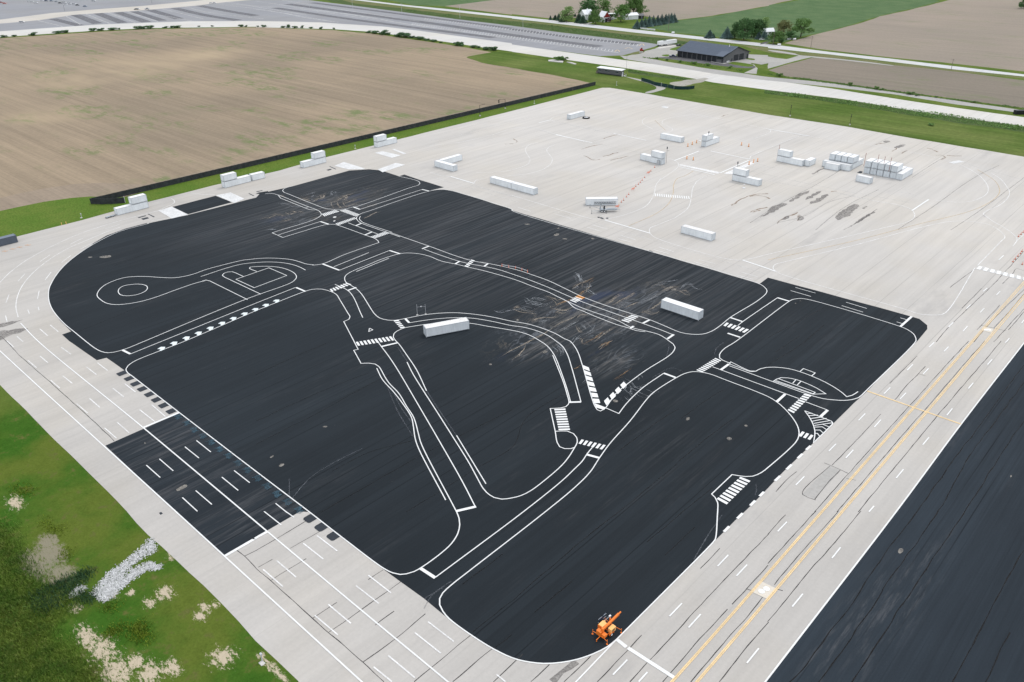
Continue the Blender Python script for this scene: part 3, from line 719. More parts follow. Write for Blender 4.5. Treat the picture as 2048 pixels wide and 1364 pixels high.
 'yellow_line': (apron, 'yellow', .19, '''
P: 1180,1535 1342.4,1363 1642.6,1023 1943.5,682 2048,563 2150,450
P: 1184,1536 1346.2,1363.5 1645.8,1023.5 1946.8,682.5 2050,566
P: 1230,1545 1392.6,1363 1682.7,1023 1971.3,682 2048,590 2180,440
P: 1234,1546 1396.6,1363.5 1686.2,1023.5 1975,682.5 2050,594
'''),
 'yellow_line@cross': (apron, 'yellow', .4, 'C3: 790,400 1540,665'),
 'yellow_line@faint': (apron, 'yellow_faint', .3, '''
B3: 0,710 700,555 1200,425 1600,325 1760,255 1840,185 1845,140 1810,80 J5: 1780,420 1700,372
B2: 930,440 1150,340 1250,260 1285,180 1290,110 1320,60 K6: 800,820 930,745
A2: 1140,960 1180,1000 1225,1040
'''),
 'lane_dash': (apron, 'white', .24, '''
C3: 1285,50 1325,12
C3: 1110,235 1155,188
C3: 925,422 975,372
C3: 722,635 775,580
C3: 485,880 542,822
C3: 222,1150 290,1082
D2: 1640,442 1725,352
D2: 1255,842 1355,738
D2: 805,1308 920,1188
B3: 1840,710 1880,675
B3: 1715,962 1748,935
B3: 1582,1100 1617,1068
B3: 1440,1245 1478,1208
C3: 1403,85 1440,47
C3: 1237,265 1280,220
C3: 1052,465 1100,415
C3: 848,688 900,630
C3: 620,935 680,870
D2: 1790,520 1875,430
D3: 77,165 150,88
D2: 1408,932 1505,825
D2: 1010,1364 1080,1287
B3: 1822,990 1852,960
B3: 1692,1130 1725,1095
B3: 1555,1280 1590,1240
C3: 1890,15 1908,0
C3: 1750,190 1787,148
C3: 1597,382 1637,335
C3: 1425,595 1470,540
C3: 1233,830 1283,770
C3: 1022,1095 1080,1025
C3: 805,1364 845,1318
D3: 510,378 578,292
D3: 193,765 278,662
D2: 1873,1215 1968,1097
B3: 2022,1215 2042,1190
B3: 1900,1364 1925,1335
Q7: 578,532 633,483
'''),
 'edge_dash': (asph, 'white', .5, '''
C3: 305,870 340,838
C3: 237,938 275,902
C3: 148,1027 188,988
C3: 55,1118 98,1078
C2: 1975,1240 2010,1205
C2: 1900,1315 1940,1275
D2: 1797,62 1840,20
D2: 1690,168 1733,125
'''),
}
ZB = {'white': .060, 'white_worn': .058, 'white_faint': .056, 'ghost': .054, 'yellow': .060, 'yellow_faint': .056}
for key, (par, mt, wd_, txt) in LINES.items():
    nm = key.split('@')[0]
    for ln in txt.strip().split('\n'):
        o = ribbon(nm, smooth(ln, .9), wd_, ZB[mt]+zi(), M[mt], par)

# zebra crossings and block hatching: bars from edge a-b to edge d-c
def zebra(name, spec, n, duty, par, m='white', slant=0.0):
    a, b, c, d = [p.xy for p in pts(spec)]; mb = MB(); z = .0600+zi()
    for i in range(n):
        t0, t1 = i/(n-1+duty), (i+duty)/(n-1+duty)
        q = [a+(b-a)*t0, a+(b-a)*t1, d+(c-d)*t1, d+(c-d)*t0]
        ar = (q[1]-q[0]).cross(q[2]-q[0])
        if ar < 0: q = q[::-1]
        mb.face([(p.x, p.y, z) for p in q])
    return link(name, mb.mesh(name), M[m], par)
for spec, n, du in (('J1: 862,442 1060,380 1128,405 902,478', 9, .62), ('J1: 1130,392 1370,478 1432,447 1225,370', 11, .6), ('J1: 1068,588 1350,492 1388,512 1120,612', 12, .6),
                    ('J1: 1598,788 1828,706 1890,735 1662,815', 10, .62), ('B1: 1662,760 1718,708 1745,716 1690,770', 5, .6), ('B1: 588,945 722,893 762,906 606,966', 7, .6),
                    ('B1: 1097,1195 1152,1257 1188,1250 1137,1190', 5, .6), ('P: 711.5,684.5 782,673 788.5,681 716,692', 10, .6), ('C2: 530,820 718,868 748,833 555,787', 6, .58),
                    ('C2: 337,545 373,714 463,712 425,540', 9, .62), ('B2: 1685,1235 1852,1292 1890,1266 1712,1210', 6, .6), ('C2: 1470,234 1622,137 1670,158 1520,252', 10, .6),
                    ('J2: 648,822 878,600 975,625 732,866', 9, .64), ('J2: 798,1175 955,1230 1002,1170 848,1113', 3, .6), ('C2: 1632,1262 1822,1085 1902,1118 1712,1306', 9, .62),
                    ('J3: 1605,915 1720,852 1802,876 1690,942', 5, .62), ('J3: 1022,688 1085,645 1165,672 1090,715', 4, .6)):
    zebra('crosswalk', spec, n, du, asph)
zebra('crosswalk', 'J3: 1085,648 1115,628 1195,658 1165,674', 2, .6, asph, 'orange_paint')
zebra('block_hatching', 'J8: 575,478 738,1000 822,1000 665,515', 7, .74, asph)
zebra('block_hatching', 'J8: 905,1030 1185,755 1142,707 872,972', 4, .68, asph)
sheet('hatching_tip', 'J8: 740,1000 895,1060 870,1092 765,1060',   .0800, M['white'], asph)
sheet('paint_splash', 'J1: 1020,495 1060,478 1090,485 1065,505', .0810, M['white_worn'], asph, amp=.2, step=.6)
sheet('paint_splash', 'J1: 1030,550 1065,535 1075,545 1045,560', .0810, M['white_worn'], asph, amp=.2, step=.6)
zebra('crosswalk', 'Q7: 310,640 878,776 P: 2080,566 Q7: 345,604', 1, 1, apron, 'white_faint')
a_, b_, c_, d_ = pts('Q7: 310,641 878,778 878,738 345,605')
k_ = 1.35
zebra('crosswalk', 'P: %.1f,%.1f %.1f,%.1f %.1f,%.1f %.1f,%.1f' % (PJ(a_)+PJ(a_+(b_-a_)*k_)+PJ(d_+(c_-d_)*k_)+PJ(d_)), 10, .6, apron)
zebra('crosswalk', 'B2: 1140,202 1418,226 1412,203 1138,180', 16, .5, apron)
for s_ in ('K6: 740,650 1320,765 1290,790 715,665', 'K6: 1370,785 1800,600 1840,625 1500,795'): sheet('white_block', s_, .0560+zi(), M['white_worn'], apron)
for s_ in ('B0: 1265,318 1370,285 1500,348 1370,380', 'B0: 1720,195 1840,172 1950,222 1870,257', 'A1: 625,1325 700,1292 870,1345 850,1352 740,1352', 'A1: 945,1220 1010,1207 1155,1240 1085,1260',
           'A1: 970,1352 1115,1300 1190,1315 1010,1375', 'A1: 1085,1193 1105,1190 1200,1225 1180,1232', 'J5: 1480,318 1560,302 1602,313 1522,328', 'A2: 1190,855 1210,845 1252,855 1230,866'):
    sheet('white_block', s_, .0560+zi(), M['white_patch'], apron)
# black seal squares, worn teal ones and the pale arrow marks
def poly(name, w, z, m, par): 
    mb = MB(); mb.face([(p[0], p[1], z) for p in w]); me = mb.mesh(name)
    o = link(name, me, m, par)
    if me.polygons[0].normal.z < 0: me.flip_normals()
    return o
def rrect(g, sx, sy, r, n=4):
    w = []
    for cx_, cy_, a0 in ((sx/2-r, sy/2-r, 0), (-sx/2+r, sy/2-r, 90), (-sx/2+r, -sy/2+r, 180), (sx/2-r, -sy/2+r, 270)):
        for k in range(n+1): a = R(a0+90*k/n); w.append((g.x+cx_+r*math.cos(a), g.y+cy_+r*math.sin(a)))
    return w
for p in pts('C0: 975,258 1035,298 1085,340 1140,381 1197,424 1253,467 1310,512 1372,558'): poly('painted_square', rrect(p, 2.0, 2.3, .25), .0560, M['black_paint'], apron)
for p in pts('D1: 432,60 521,128 618,200'): poly('painted_square', rrect(p, 2.1, 2.1, .5), .0560, M['black_paint'], apron)
for p in pts('C0: 1425,603 1497,653 1556,706 1625,755 1690,806 1760,860 1830,913 1905,970 1978,1028 C1: 20,1092 95,1155 172,1218 258,1280 350,1345'):
    for q, a in (((-.9,-.5), .9), ((-.1,.0), .95), ((.7,-.5), .8)): pass
    w = [(p.x+u, p.y+v) for u, v in ((-1.1,-.9),(-.2,-.5),(.5,-1.1),(1.1,-.7),(.9,.5),(.3,.1),(-.4,.9),(-.9,.3))]
    poly('painted_mark', w, .0560+zi(), M['teal_paint'], asp2)
mk = [G(300+u/7.314, 590+v/7.314).xy for u, v in ((108,793),(160,762),(225,762),(209,800),(160,822),(138,815),(158,797))]
c0 = G(300+160/7.314, 590+795/7.314).xy
for p in pts('R7: 160,795 340,718 522,642 700,570 873,497 1045,425 1210,355 1375,287 1533,222 1688,160 1843,97'):
    poly('arrow_mark', [p.xy+(q-c0) for q in mk], .0600+zi(), M['ice_paint'], asph)
for s_ in ('B0: 1098,370 1160,354 1168,359 1106,376', 'B0: 1125,380 1175,368 1190,378 1142,391', 'B0: 1176,343 1184,341 1236,366 1226,370', 'R8: 1495,297 1520,290 1533,294 1508,302', 'A1: 583,1328 590,1326 640,1348 634,1351',
           'B0: 1980,180 1990,178 2030,198 2020,200', 'R8: 1030,440 1070,431 1076,434 1036,444', 'D0: 1268,15 1285,8 1300,20 1280,32', 'K5: 1240,545 1280,525 1312,530 1310,550 1285,556', 'J3: 1915,120 1928,118 1970,132 1960,136'):
    sheet('seal_patch', s_, .0200+zs(), M['black_paint'], apron)
# orange angle marks and squares on the concrete
for a, b in ((65,720),(165,693),(250,670),(358,643)):
    p = G(a/6.4, 390+b/6.4); mb = MB()
    for c_, d_ in (((0,0),(.9,.22)),((.35,.45),(.22,.8)),((-.35,-.45),(.22,.8))): mb.face([(p.x+c_[0]+s*d_[0]/2, p.y+c_[1]+t_*d_[1]/2, .0560+zi()) for s, t_ in ((-1,-1),(1,-1),(1,1),(-1,1))])
    link('orange_mark', mb.mesh('orange_mark'), M['orange_paint'], apron)
for sp_, ci in (('P: 1521,1162 1554,1178 1533,1198 1503,1184', ((1523,1183),(1533,1178))), ('P: 1966,653 1987,658.5 1983,666 1962,660.5', ((1972,660),(1978,660)))):
    sheet('cream_patch', sp_, .0560, M['cream_patch'], apron)
    for c_ in ci: q = G(*c_); poly('white_disc', [(q.x+.55*math.cos(i*.35), q.y+.55*math.sin(i*.35)) for i in range(18)], .0610+zi(), M['white'], apron)
sheet('patch_slab', 'C3: 490,995 578,1030 375,1262 272,1225', .0190, M['slab'], apron)

# cracks, tar seams and stains with a shape of their own
def cracks(name, par, m, width, txt, jit=.35, amp=.06):
    for ln in txt.strip().split('\n'):
        w = smooth(ln, 1.2); L = sum((w[i+1]-w[i]).length for i in range(len(w)-1)); out = []
        for i in range(len(w)-1):                # densify straight runs so that they can wander
            k = max(1, int((w[i+1]-w[i]).length/1.2))
            out += [w[i]+(w[i+1]-w[i])*j/k for j in range(k)]
        out.append(w[-1]); sd_ = rnd.uniform(0, 90)
        out = [p+Vector((mnoise.noise(Vector((p.x*.3, p.y*.3, sd_))), mnoise.noise(Vector((p.x*.3, p.y*.3, sd_+9)))))*amp*2 for p in out]
        if name == 'crack_stain':                # a stain is a bundle of thin dusty strands along the crack
            kf = min(1.7, max(.8, (8/PPM(*PJ((out[0].x, out[0].y, 0))))**2)); mb_ = []
            for q in range(3):
                o_ = Vector((rnd.gauss(0, .45), rnd.gauss(0, .9)))*kf*(q > 0); c0_, c1_ = (0, len(out)) if q == 0 else (rnd.randrange(0, max(1, len(out)//2)), rnd.randrange(len(out)//2+1, len(out)+1))
                w_ = [p+o_+Vector((mnoise.noise(Vector((p.x*.5, p.y*.5, sd_+q*7))), mnoise.noise(Vector((p.x*.5, p.y*.5, sd_+q*7+3)))))*.35*q for p in out[c0_:c1_]]
                if len(w_) > 1: mb_.append(ribbon(name, w_, width*(.75 if q == 0 else rnd.uniform(.3, .5))*kf, .0200+zs(), M[m], par, jit=jit, taper=True))
            one = MB()                          # the strands of one stain are one part
            for o_ in mb_:
                k0 = len(one.v); one.v += [tuple(v.co) for v in o_.data.vertices]; one.f += [tuple(k0+i for i in p.vertices) for p in o_.data.polygons]; bpy.data.objects.remove(o_)
            link(name, one.mesh(name), M[m], par)
            continue
        ribbon(name, out, width, .0200+zs(), M[m], par, jit=jit)
cracks('crack', apron, 'crack', .13, '''
P: -40,640 12,682 36,708 92,757 180,836 229,882
D0: 1880,305 1950,360 2042,455 D1: 0,455 200,630 580,970 850,1205 1020,1364
D0: 1950,360 2042,315 D1: 0,315 200,200 400,78
D1: 20,447 130,385
D1: 270,300 400,225 515,158
D1: 120,552 260,465 400,380
D1: 580,970 840,790 1020,660 1160,562
D1: 900,547 1015,470
D1: 455,857 550,790 645,727
D1: 850,1207 1100,1030 1350,822
D1: 950,912 1100,800
D1: 1260,1364 1400,1250 1720,987
D1: 1570,1364 1880,1100
D1: 1890,1364 2042,1222 D2: 90,1140
D2: 150,1364 300,1225
D2: 415,1364 500,1280 630,1157
D2: 680,1364 740,1300 920,1110 1035,990
D2: 940,1364 1130,1160 1450,810 1510,745 1800,440 2042,187
D2: 1200,1364 1500,1020 1720,785
D2: 1755,745 1880,610 1980,500 2042,432
D2: 1425,1364 1750,985 1870,850 1960,735 2030,652
D2: 1650,1364 1850,1110 2042,887
D2: 1505,460 1560,400 1660,297
D2: 1865,620 1915,635
D3: 50,617 120,637
D3: 0,187 70,105 140,30
D3: 0,420 200,200 380,0
D3: 50,590 230,370 420,160 565,0
D3: 0,885 145,705 320,490 560,220 740,0
C3: 65,1205 150,1110 230,1042
C3: 510,990 760,735 900,582
C3: 1010,470 1120,340 1200,262 1255,202
C3: 370,1364 640,1060 900,770 1190,450 1400,215 1600,0
C3: 550,1364 850,1010 1100,720 1380,400 1560,190 1730,0
C3: 720,1364 920,1120 1060,950 1390,550 1700,190 1860,0
C3: 970,340 1080,230 1190,117
C3: 450,972 560,1020 640,1057
C3: 490,997 275,1225 380,1270
C3: 578,1030 480,1130 375,1262
C3: 1200,262 1260,280
C3: 625,1098 660,1100 700,1112
B3: 1340,1364 1400,1290 1560,1130 1800,900 2042,640
B3: 1640,1364 1800,1180 2042,945
B3: 1800,1364 2042,1100
B3: 1700,1232 1900,1275
Q7: 140,1105 290,960 375,872
Q7: 320,1364 480,1190 590,1070
Q7: 520,1340 700,1150 878,935
Q7: 690,1364 800,1240 878,1140
Q7: 0,860 120,770 300,640
Q7: 620,815 740,700 800,635 878,660
J5: 0,770 200,640 500,480 730,340
J5: 200,770 400,720 600,610 780,565
J5: 490,822 650,690 760,620 960,520
J5: 700,822 830,750 950,665
J5: 1100,822 1350,660 1600,480 1730,400 1860,340
J5: 1210,430 1380,320 1450,280
J5: 1500,822 1700,690 1850,580 2048,430
''')
cracks('crack', apron, 'tar_patch', .9, '''
D2: 320,1364 400,1290 515,1200
J5: 800,770 860,725 930,685
J5: 470,405 520,375 560,360
''', .4, .2)
cracks('rust_stain', apron, 'rust_stain', .55, '''
J5: 200,775 250,740 300,715 350,690
J5: 360,755 365,730 380,710
J5: 0,570 60,565 110,575 150,590
J5: 20,690 70,675
J5: 600,535 640,530
J5: 1060,235 1090,220 1100,210
J5: 1130,250 1150,240 1170,228
J5: 940,185 980,175 1010,180
J5: 1320,210 1350,215 1400,240
J5: 1390,265 1420,262 1450,275 1430,295
J5: 1480,265 1530,268 1580,270
A2: 560,1190 620,1170 720,1150
A2: 580,1240 650,1275 700,1270
A2: 780,1280 860,1260 930,1245
A2: 720,1250 780,1235 850,1215
A2: 740,1105 800,1082 840,1072
A2: 1660,930 1720,915
J4: 1000,290 1050,310 1030,330
J4: 900,350 1010,345
B2: 1900,330 1960,305 2040,290
B2: 1750,275 1860,210 1930,190 2040,180
''', .5, .4)
for s_ in ('J5: 60,735 130,690 150,655 230,620 290,625 250,650 180,682 110,722', 'J5: 280,610 380,545 460,520 400,567 310,612', 'J5: 400,605 440,570 565,512 470,577', 'J5: 430,625 480,600 560,555 600,550 560,587 480,627',
           'J5: 640,755 640,710 700,670 740,640 800,625 820,650 770,680 760,712 700,737', 'J5: 720,815 830,740 930,685 860,732', 'J5: 240,742 270,715 310,712 265,748', 'J5: 355,752 370,705 402,725 382,747',
           'J5: 985,160 1040,152 1060,165 1010,172', 'J5: 1060,205 1140,180 1180,188 1100,215', 'J5: 840,655 880,640 870,655 845,665', 'B0: -60,1260 0,1215 110,1195 200,1180 160,1200 60,1235', 'B0: -60,1330 20,1270 100,1265 240,1252 190,1280 60,1315 0,1350',
):
    sheet('tar_stain', s_, .0200+zs(), M['tar_patch'], apron, amp=.5, step=.8)
cracks('crack', asph, 'crack_black', .13, '''
D2: 0,720 200,540 450,330 650,160 860,0 C2: 1320,980
D2: 1080,250 1220,130 1370,0 C2: 1600,1170
D2: 1220,355 1340,240 1460,127
D2: 180,810 480,560
J3: 400,300 560,220 780,110 985,0
C1: 0,640 300,500 700,330 900,255
C1: 0,825 500,570 900,350 1080,265
C1: 0,270 300,130 560,20
C1: 600,1040 900,890 1260,790
C1: 520,1364 900,1150 1300,920 1800,670 2042,550
C1: 1200,1364 1500,1180 1800,990 2042,850 C2: 130,600 600,330
C2: 1350,620 1600,440 1690,390
C2: 850,880 1200,620 1330,540
C2: 1330,960 1600,740 1760,625
D1: 1650,585 1800,470 1970,345
D1: 1730,965 1860,860 2042,720
D1: 1890,1100 2042,985
B0: 600,1290 1000,1130 1500,900 2042,680
B0: 900,760 1400,580 2042,400
B1: 0,560 400,420 700,330
B1: 900,1120 1300,950 1800,780 2042,700
C3: 0,190 200,70 300,0 B3: 450,1230
B3: 0,1330 300,1170 500,1060
C3: 60,90 250,-40
''', .35, .1)
cracks('crack', strip, 'crack_black', .16, '''
D3: 100,1420 185,1364 500,960 700,690 840,480 1000,250 1190,0 C3: 1480,950 1700,660 2042,190
D3: 380,1390 405,1364 640,1040 880,690 940,580 1130,330 1360,0 C3: 1600,930 1860,580 2042,330
D3: 660,1390 675,1364 830,1120 1030,810 1290,420 1420,220 1570,0 C3: 1720,1130 1920,810 2042,640
D3: 1470,1364 1700,940 1850,640 1960,440 2042,312
D3: 1740,1364 1860,1090 1930,970
''', .5, .1)
# stains washed across the seal from the open cracks
cracks('crack_stain', asph, 'tan_stain', .42, '''
J1: 715,255 780,220 860,195 910,150 930,135
J1: 860,195 850,160 880,140
J1: 1090,245 1140,200 1200,170 1290,140 1350,110
J1: 1090,250 1110,300 1150,345 1210,340
J1: 1210,340 1300,310 1400,285
J1: 1170,290 1260,255 1380,215
J1: 1020,280 1080,255 1090,245
J1: 1200,240 1220,195 1260,165
J1: 300,410 340,435 400,445 440,425 490,415 420,395 340,400
J1: 490,415 540,405 600,420
J1: 20,505 110,475 200,450
J1: 260,530 330,540 400,520
J1: 700,250 640,225 540,200
J1: 210,160 260,155 310,190 290,205
J1: 1470,335 1560,325 1700,280
J1: 1480,510 1560,480 1660,430 1760,395
J3: 1050,560 1120,510 1200,470 1290,430
J3: 1150,600 1200,570 1250,520 1245,480
J3: 850,700 870,730 950,700 1000,690
J3: 700,625 770,645 850,665 890,700
J3: 820,780 880,790 950,800 1000,790
J3: 850,830 900,810 980,800 1040,770
J3: 650,850 560,830 480,820 400,800 380,780
J3: 380,790 430,760 470,770
J3: 570,930 650,890 730,880 830,880 900,850
J3: 830,1000 900,950 1000,910 1080,870 1120,850
J3: 1100,890 1150,850 1220,850
J3: 200,1340 350,1260 480,1190 640,1110 800,1020 870,970
J3: 1420,720 1500,690 1560,640 1640,625
J3: 1500,745 1600,690 1750,600 1670,640
J3: 1640,770 1700,740 1770,715
J3: 1280,1160 1340,1120 1400,1080 1500,1000 1560,970
J3: 1100,980 1110,1010 1130,1040 1155,1055
J3: 1130,1110 1160,1130 1150,1160 1180,1190
J3: 1340,1230 1420,1180 1500,1145
J3: 1820,830 1880,820 1950,850 2040,810
J3: 360,1364 440,1300 500,1250 510,1200 500,1180
B2: 1270,945 1330,955 1380,985 1430,990
B2: 1330,960 1370,950 1400,960
B2: 1060,1110 1120,1095 1180,1050 1240,1000
B2: 1180,960 1260,930 1320,920
''', .22, .22)
cracks('crack_stain', asph, 'grey_stain', .40, '''
J3: 470,640 540,670 560,690 640,710 740,730 820,700
J3: 550,690 600,660 680,660 760,690
J3: 560,700 600,730 680,735 760,715
J3: 150,800 200,820 260,830 330,800 400,790
J3: 1070,365 1120,390 1130,430 1180,470
J3: 1050,560 1100,530 1110,560
J3: 1150,520 1200,540 1250,530 1230,490
J3: 1200,560 1260,580 1290,610 1330,620
J3: 660,930 730,920 800,905
J3: 900,1050 980,1000 1060,950 1130,910
J3: 1150,1080 1230,1060 1290,1010 1310,980
J3: 1150,1080 1080,1130 1050,1180
J3: 1130,960 1180,990 1210,1020
J3: 1180,910 1240,960 1270,1000
J3: 780,1180 850,1150 920,1200 960,1260
J3: 850,1170 900,1220 940,1240 940,1310
J3: 1600,720 1660,715 1740,710
J3: 1790,720 1900,680 2040,640
J1: 530,160 600,150 680,130 740,110 760,95
J1: 690,190 740,160 800,180
J1: 0,690 100,675 200,680
J1: 300,350 400,330 480,330 560,345
J1: 200,270 320,290 420,330
J1: 870,320 940,300 1010,285
J1: 700,200 720,230 780,240
J1: 960,120 1010,100 980,160
B2: 0,1110 80,1100 150,1130 210,1140
B2: 500,810 530,840 545,880 580,890
B2: 1160,890 1240,880 1330,870
B2: 1330,960 1400,900 1470,940 1560,950
C2: 920,340 900,390 940,420 970,460
C2: 930,370 1000,400 1080,440 1150,400
C2: 900,300 960,330 1010,380 1070,350
C2: 560,340 600,300 580,260
J8: 1200,750 1250,790 1230,850 1300,900
J8: 1300,640 1360,660 1350,690
J8: 1140,900 1200,950 1260,930
''', .22, .22)
cracks('crack_stain', asph, 'rust_stain', .35, '''
J3: 860,745 920,715 1000,685 1080,640
J3: 1100,640 1140,600 1200,570
J3: 1380,1230 1480,1160
J3: 1170,490 1300,425
J8: 430,545 500,520 560,480
J8: 820,225 980,140
J8: 990,680 1250,515
J8: 560,200 700,140 900,0
''', .5, .25)
for sp_ in ('B0: 790,685 830,675 885,673 888,685 840,697 800,692', 'B0: 695,688 715,683 742,686 715,694', 'B2: 330,510 350,498 378,500 370,515 340,522', 'B2: 390,540 420,536 448,541 430,549', 'B2: 355,458 370,452 385,456 370,462', 'B2: 625,537 650,533 662,541 640,545',
            'B2: 92,425 120,420 148,424 120,430', 'C1: 108,930 130,912 148,912 125,935', 'C1: 178,1000 190,980 225,978 222,992 195,1005', 'C1: 1855,185 1870,178 1885,188 1870,197', 'C1: 530,685 555,675 572,682 555,690', 'C2: 800,478 815,468 840,475 845,487 820,492',
            'C2: 1385,625 1395,610 1418,608 1415,625 1395,635', 'C2: 1710,775 1725,765 1755,775 1745,790 1722,788', 'C2: 1850,675 1865,668 1880,677 1868,686', 'C0: 1145,812 1155,805 1168,815 1155,825', 'C0: 1400,1190 1440,1160 1480,1145 1500,1155 1470,1180 1420,1200', 'C3: 1925,1080 1940,1068 1950,1082 1935,1095',
            'D3: 1030,320 1050,295 1080,300 1075,330 1045,345', 'B3: 210,1055 220,1050 230,1057 220,1062', 'B3: 250,1038 260,1033 270,1038 260,1043', 'B2: 1265,945 1300,935 1320,950 1280,955', 'J3: 410,910 430,898 450,910 430,922', 'J3: 700,1280 740,1255 780,1270 740,1290'):
    par_ = strip if sp_.startswith('D3') or sp_.startswith('C3: 19') else asph
    sheet('bare_spot', sp_, .0200+zs(), M['cap_stain'], par_, amp=.12, step=.5)
# parking bays of the big lot: herringbone ticks along four rows
lot = [o for o in bpy.data.objects if o.name == 'parking_lot.001'][0]
def bays(spec, n, ln_, dx):
    a, b = [p.xy for p in pts(spec)]; d = (b-a).normalized(); nn = Vector((-d.y, d.x)); mb = MB(); z = .034
    for i in range(n):
        c = a+(b-a)*(i/(n-1)); q_ = PJ((c.x, c.y, 0)); u = (G(q_[0]+1.4, q_[1]-2.2)-G(q_[0]-1.4, q_[1]+2.2)).xy; ln_ = u.length; u.normalize()
        q = [c-u*ln_/2-d*.20, c-u*ln_/2+d*.20, c+u*ln_/2+d*.20, c+u*ln_/2-d*.20]
        mb.face([(p.x, p.y, z) for p in q])
    link('bay_lines', mb.mesh('bay_lines'), M['white_worn'], lot)
bays('A1: 1350,150 A2: 1000,360', 70, 10.5, .35)
bays('A1: 1250,190 A2: 800,405', 70, 10.5, .35)
for sp_ in ('A1: 0,75 160,95 420,145 660,178', 'A1: 300,60 900,150 1500,230 2042,310 A2: 850,420', 'A0: 1700,25 A1: 600,95 1200,190 1500,235', 'A0: 290,160 500,212', 'A0: 520,125 640,195', 'A0: 680,110 880,190', 'A0: 860,100 1080,180', 'A0: 1010,90 1260,172', 'A0: 1110,90 1330,130 1540,168', 'A0: 1290,70 1620,150', 'A0: 1480,55 1700,105 A1: 60,150', 'A0: 1690,30 A1: 0,70 600,170', 'A0: 1800,15 A1: 400,120', 'A1: 0,10 500,80 1100,170', 'A1: 200,0 900,110 1300,170'):
    ribbon('lot_line', smooth(sp_, 6), 1.1, .0118+zi(), M['white_faint'], lot)
for sp_, w_ in (('A1: 250,32 900,120 1500,200 2042,280 A2: 700,372', 11), ('A1: 150,62 700,145 1200,212 1900,300', 9), ('A2: 0,232 500,300 1000,352', 9), ('A1: 450,22 1100,105 1600,170 2042,228', 8), ('A0: 420,150 640,205', 9), ('A0: 600,118 780,188', 10), ('A0: 780,106 980,182', 10), ('A0: 940,98 1170,176', 10), ('A0: 1070,92 1300,165', 9), ('A0: 1200,80 1430,150', 10), ('A0: 1390,65 1660,125 1900,162', 10), ('A0: 1590,45 1800,85 2042,125', 10)):
    ribbon('bay_band', smooth(sp_, 6), w_, .0095+zi()*.5, M['bay_band'], lot)
for sp_ in ('A2: 1010,365 1040,350 1055,365', 'A2: 820,412 840,398 860,412', 'A2: 900,388 930,380 960,390'): ribbon('orange_mark', smooth(sp_), .5, .0128+zi(), M['yellow'], lot)
# ------------------------------------------------------------------ object materials
M['cont'] = None
def m_container(name, c, rust=.5):
    t = NT(name); oi = t.n('ObjectInfo'); a = t.noise(.9, .9, .35, detail=5, rough=.7); b = t.noise(.25, detail=3)
    g = t.scale(c, t.math('MULTIPLY', t.lin(a, .3, .7, .93, 1.05), t.math('ADD', t.lin(b, .3, .7, .95, 1.04), t.lin(oi.outputs['Random'], 0, 1, -.03, .03))))
    g = t.scale(g, t.lin(t.noise(3.0, 3.0, .2, detail=4, rough=.7, off=5), .3, .7, .90, 1.04)); r = t.math('MULTIPLY', t.ss(t.noise(1.6, 1.6, .9, detail=6, rough=.8, off=11), .66-.05*rust, .74-.05*rust), min(1.0, rust)); g = t.mix(r, g, (.30,.17,.09))
    return t.out(g, .5)
M['cont'] = m_container('white container paint', (.80,.83,.84), .35)
M['cont_roof'] = m_container('white container roof', (.84,.83,.81), .25)
M['cont_rusty'] = m_container('rusty container roof', (.78,.76,.73), 1.6)
M['cont_frame'] = m_container('gap shaded container frame', (.52,.55,.57), .8)  # rust-flecked frame, its grey darkened to draw the gap shading between containers
M['cont_door'] = m_container('white container door', (.68,.72,.74), .6)
M['cont_grey'] = m_container('slate container paint', (.105,.125,.155), .1)
M['cont_grey_roof'] = m_container('slate container roof', (.15,.18,.225), .1)
M['steel'] = simple('galvanised steel', (.42,.45,.47), .45, .1, 2, .3)
M['steel_dk'] = simple('dark steel', (.10,.11,.12), .5, .1, 2)
M['rubber'] = simple('rubber', (.02,.02,.022), .8)
M['black'] = simple('black plastic', (.018,.019,.021), .6)
M['whitep'] = simple('white gloss paint', (.80,.80,.80), .4, .05)
M['orange'] = simple('orange paint', (.78,.20,.03), .45, .1)
M['amber'] = simple('amber panel', (.85,.48,.17), .5, .08)
M['red'] = simple('red paint', (.50,.04,.03), .4)
M['redor'] = simple('red orange plastic', (.80,.16,.06), .5)
M['drum'] = simple('orange drum plastic', (.90,.36,.06), .5)
M['rustpole'] = simple('red oxide pole', (.26,.07,.05), .6)
M['wood'] = simple('weathered wood', (.20,.17,.14), .85, .2)
M['galv'] = simple('pale grey post', (.48,.49,.50), .5)
M['glass'] = simple('dark glass', (.03,.04,.05), .12, .05, spec=.5)
M['screen'] = simple('black fence fabric', (.040,.044,.047), .85, .35, .8)
M['screen_g'] = simple('dark green fence fabric', (.014,.042,.044), .85, .3, .8)
M['barn_roof'] = simple('slate blue metal roof', (.060,.082,.118), .35, .06, .3)
M['barn_wall'] = simple('grey metal siding', (.125,.126,.132), .6, .06, .6)
M['barn_dark'] = simple('charcoal trim', (.028,.032,.040), .5)
M['barn_door'] = simple('black sectional door', (.022,.026,.032), .45)
M['conc_obj'] = simple('cast concrete', (.52,.50,.47), .9)
M['house_white'] = simple('white clapboard', (.72,.73,.74), .7)
M['house_roof'] = simple('pale metal roof', (.78,.79,.80), .5)
M['barn_red'] = simple('red barn boards', (.27,.035,.03), .8, .2)
M['solar'] = simple('solar glass', (.03,.045,.08), .15, spec=.5)
def carmat(n, c): M[n] = simple(n, c, .25, .03, spec=.5)
for n_, c_ in (('car white', (.78,.78,.78)), ('car navy', (.02,.035,.085)), ('car silver', (.42,.45,.48)), ('car black', (.015,.016,.018)), ('car red', (.42,.05,.04)), ('car orange red', (.60,.12,.07)), ('car steel blue', (.14,.20,.28))): carmat(n_, c_)
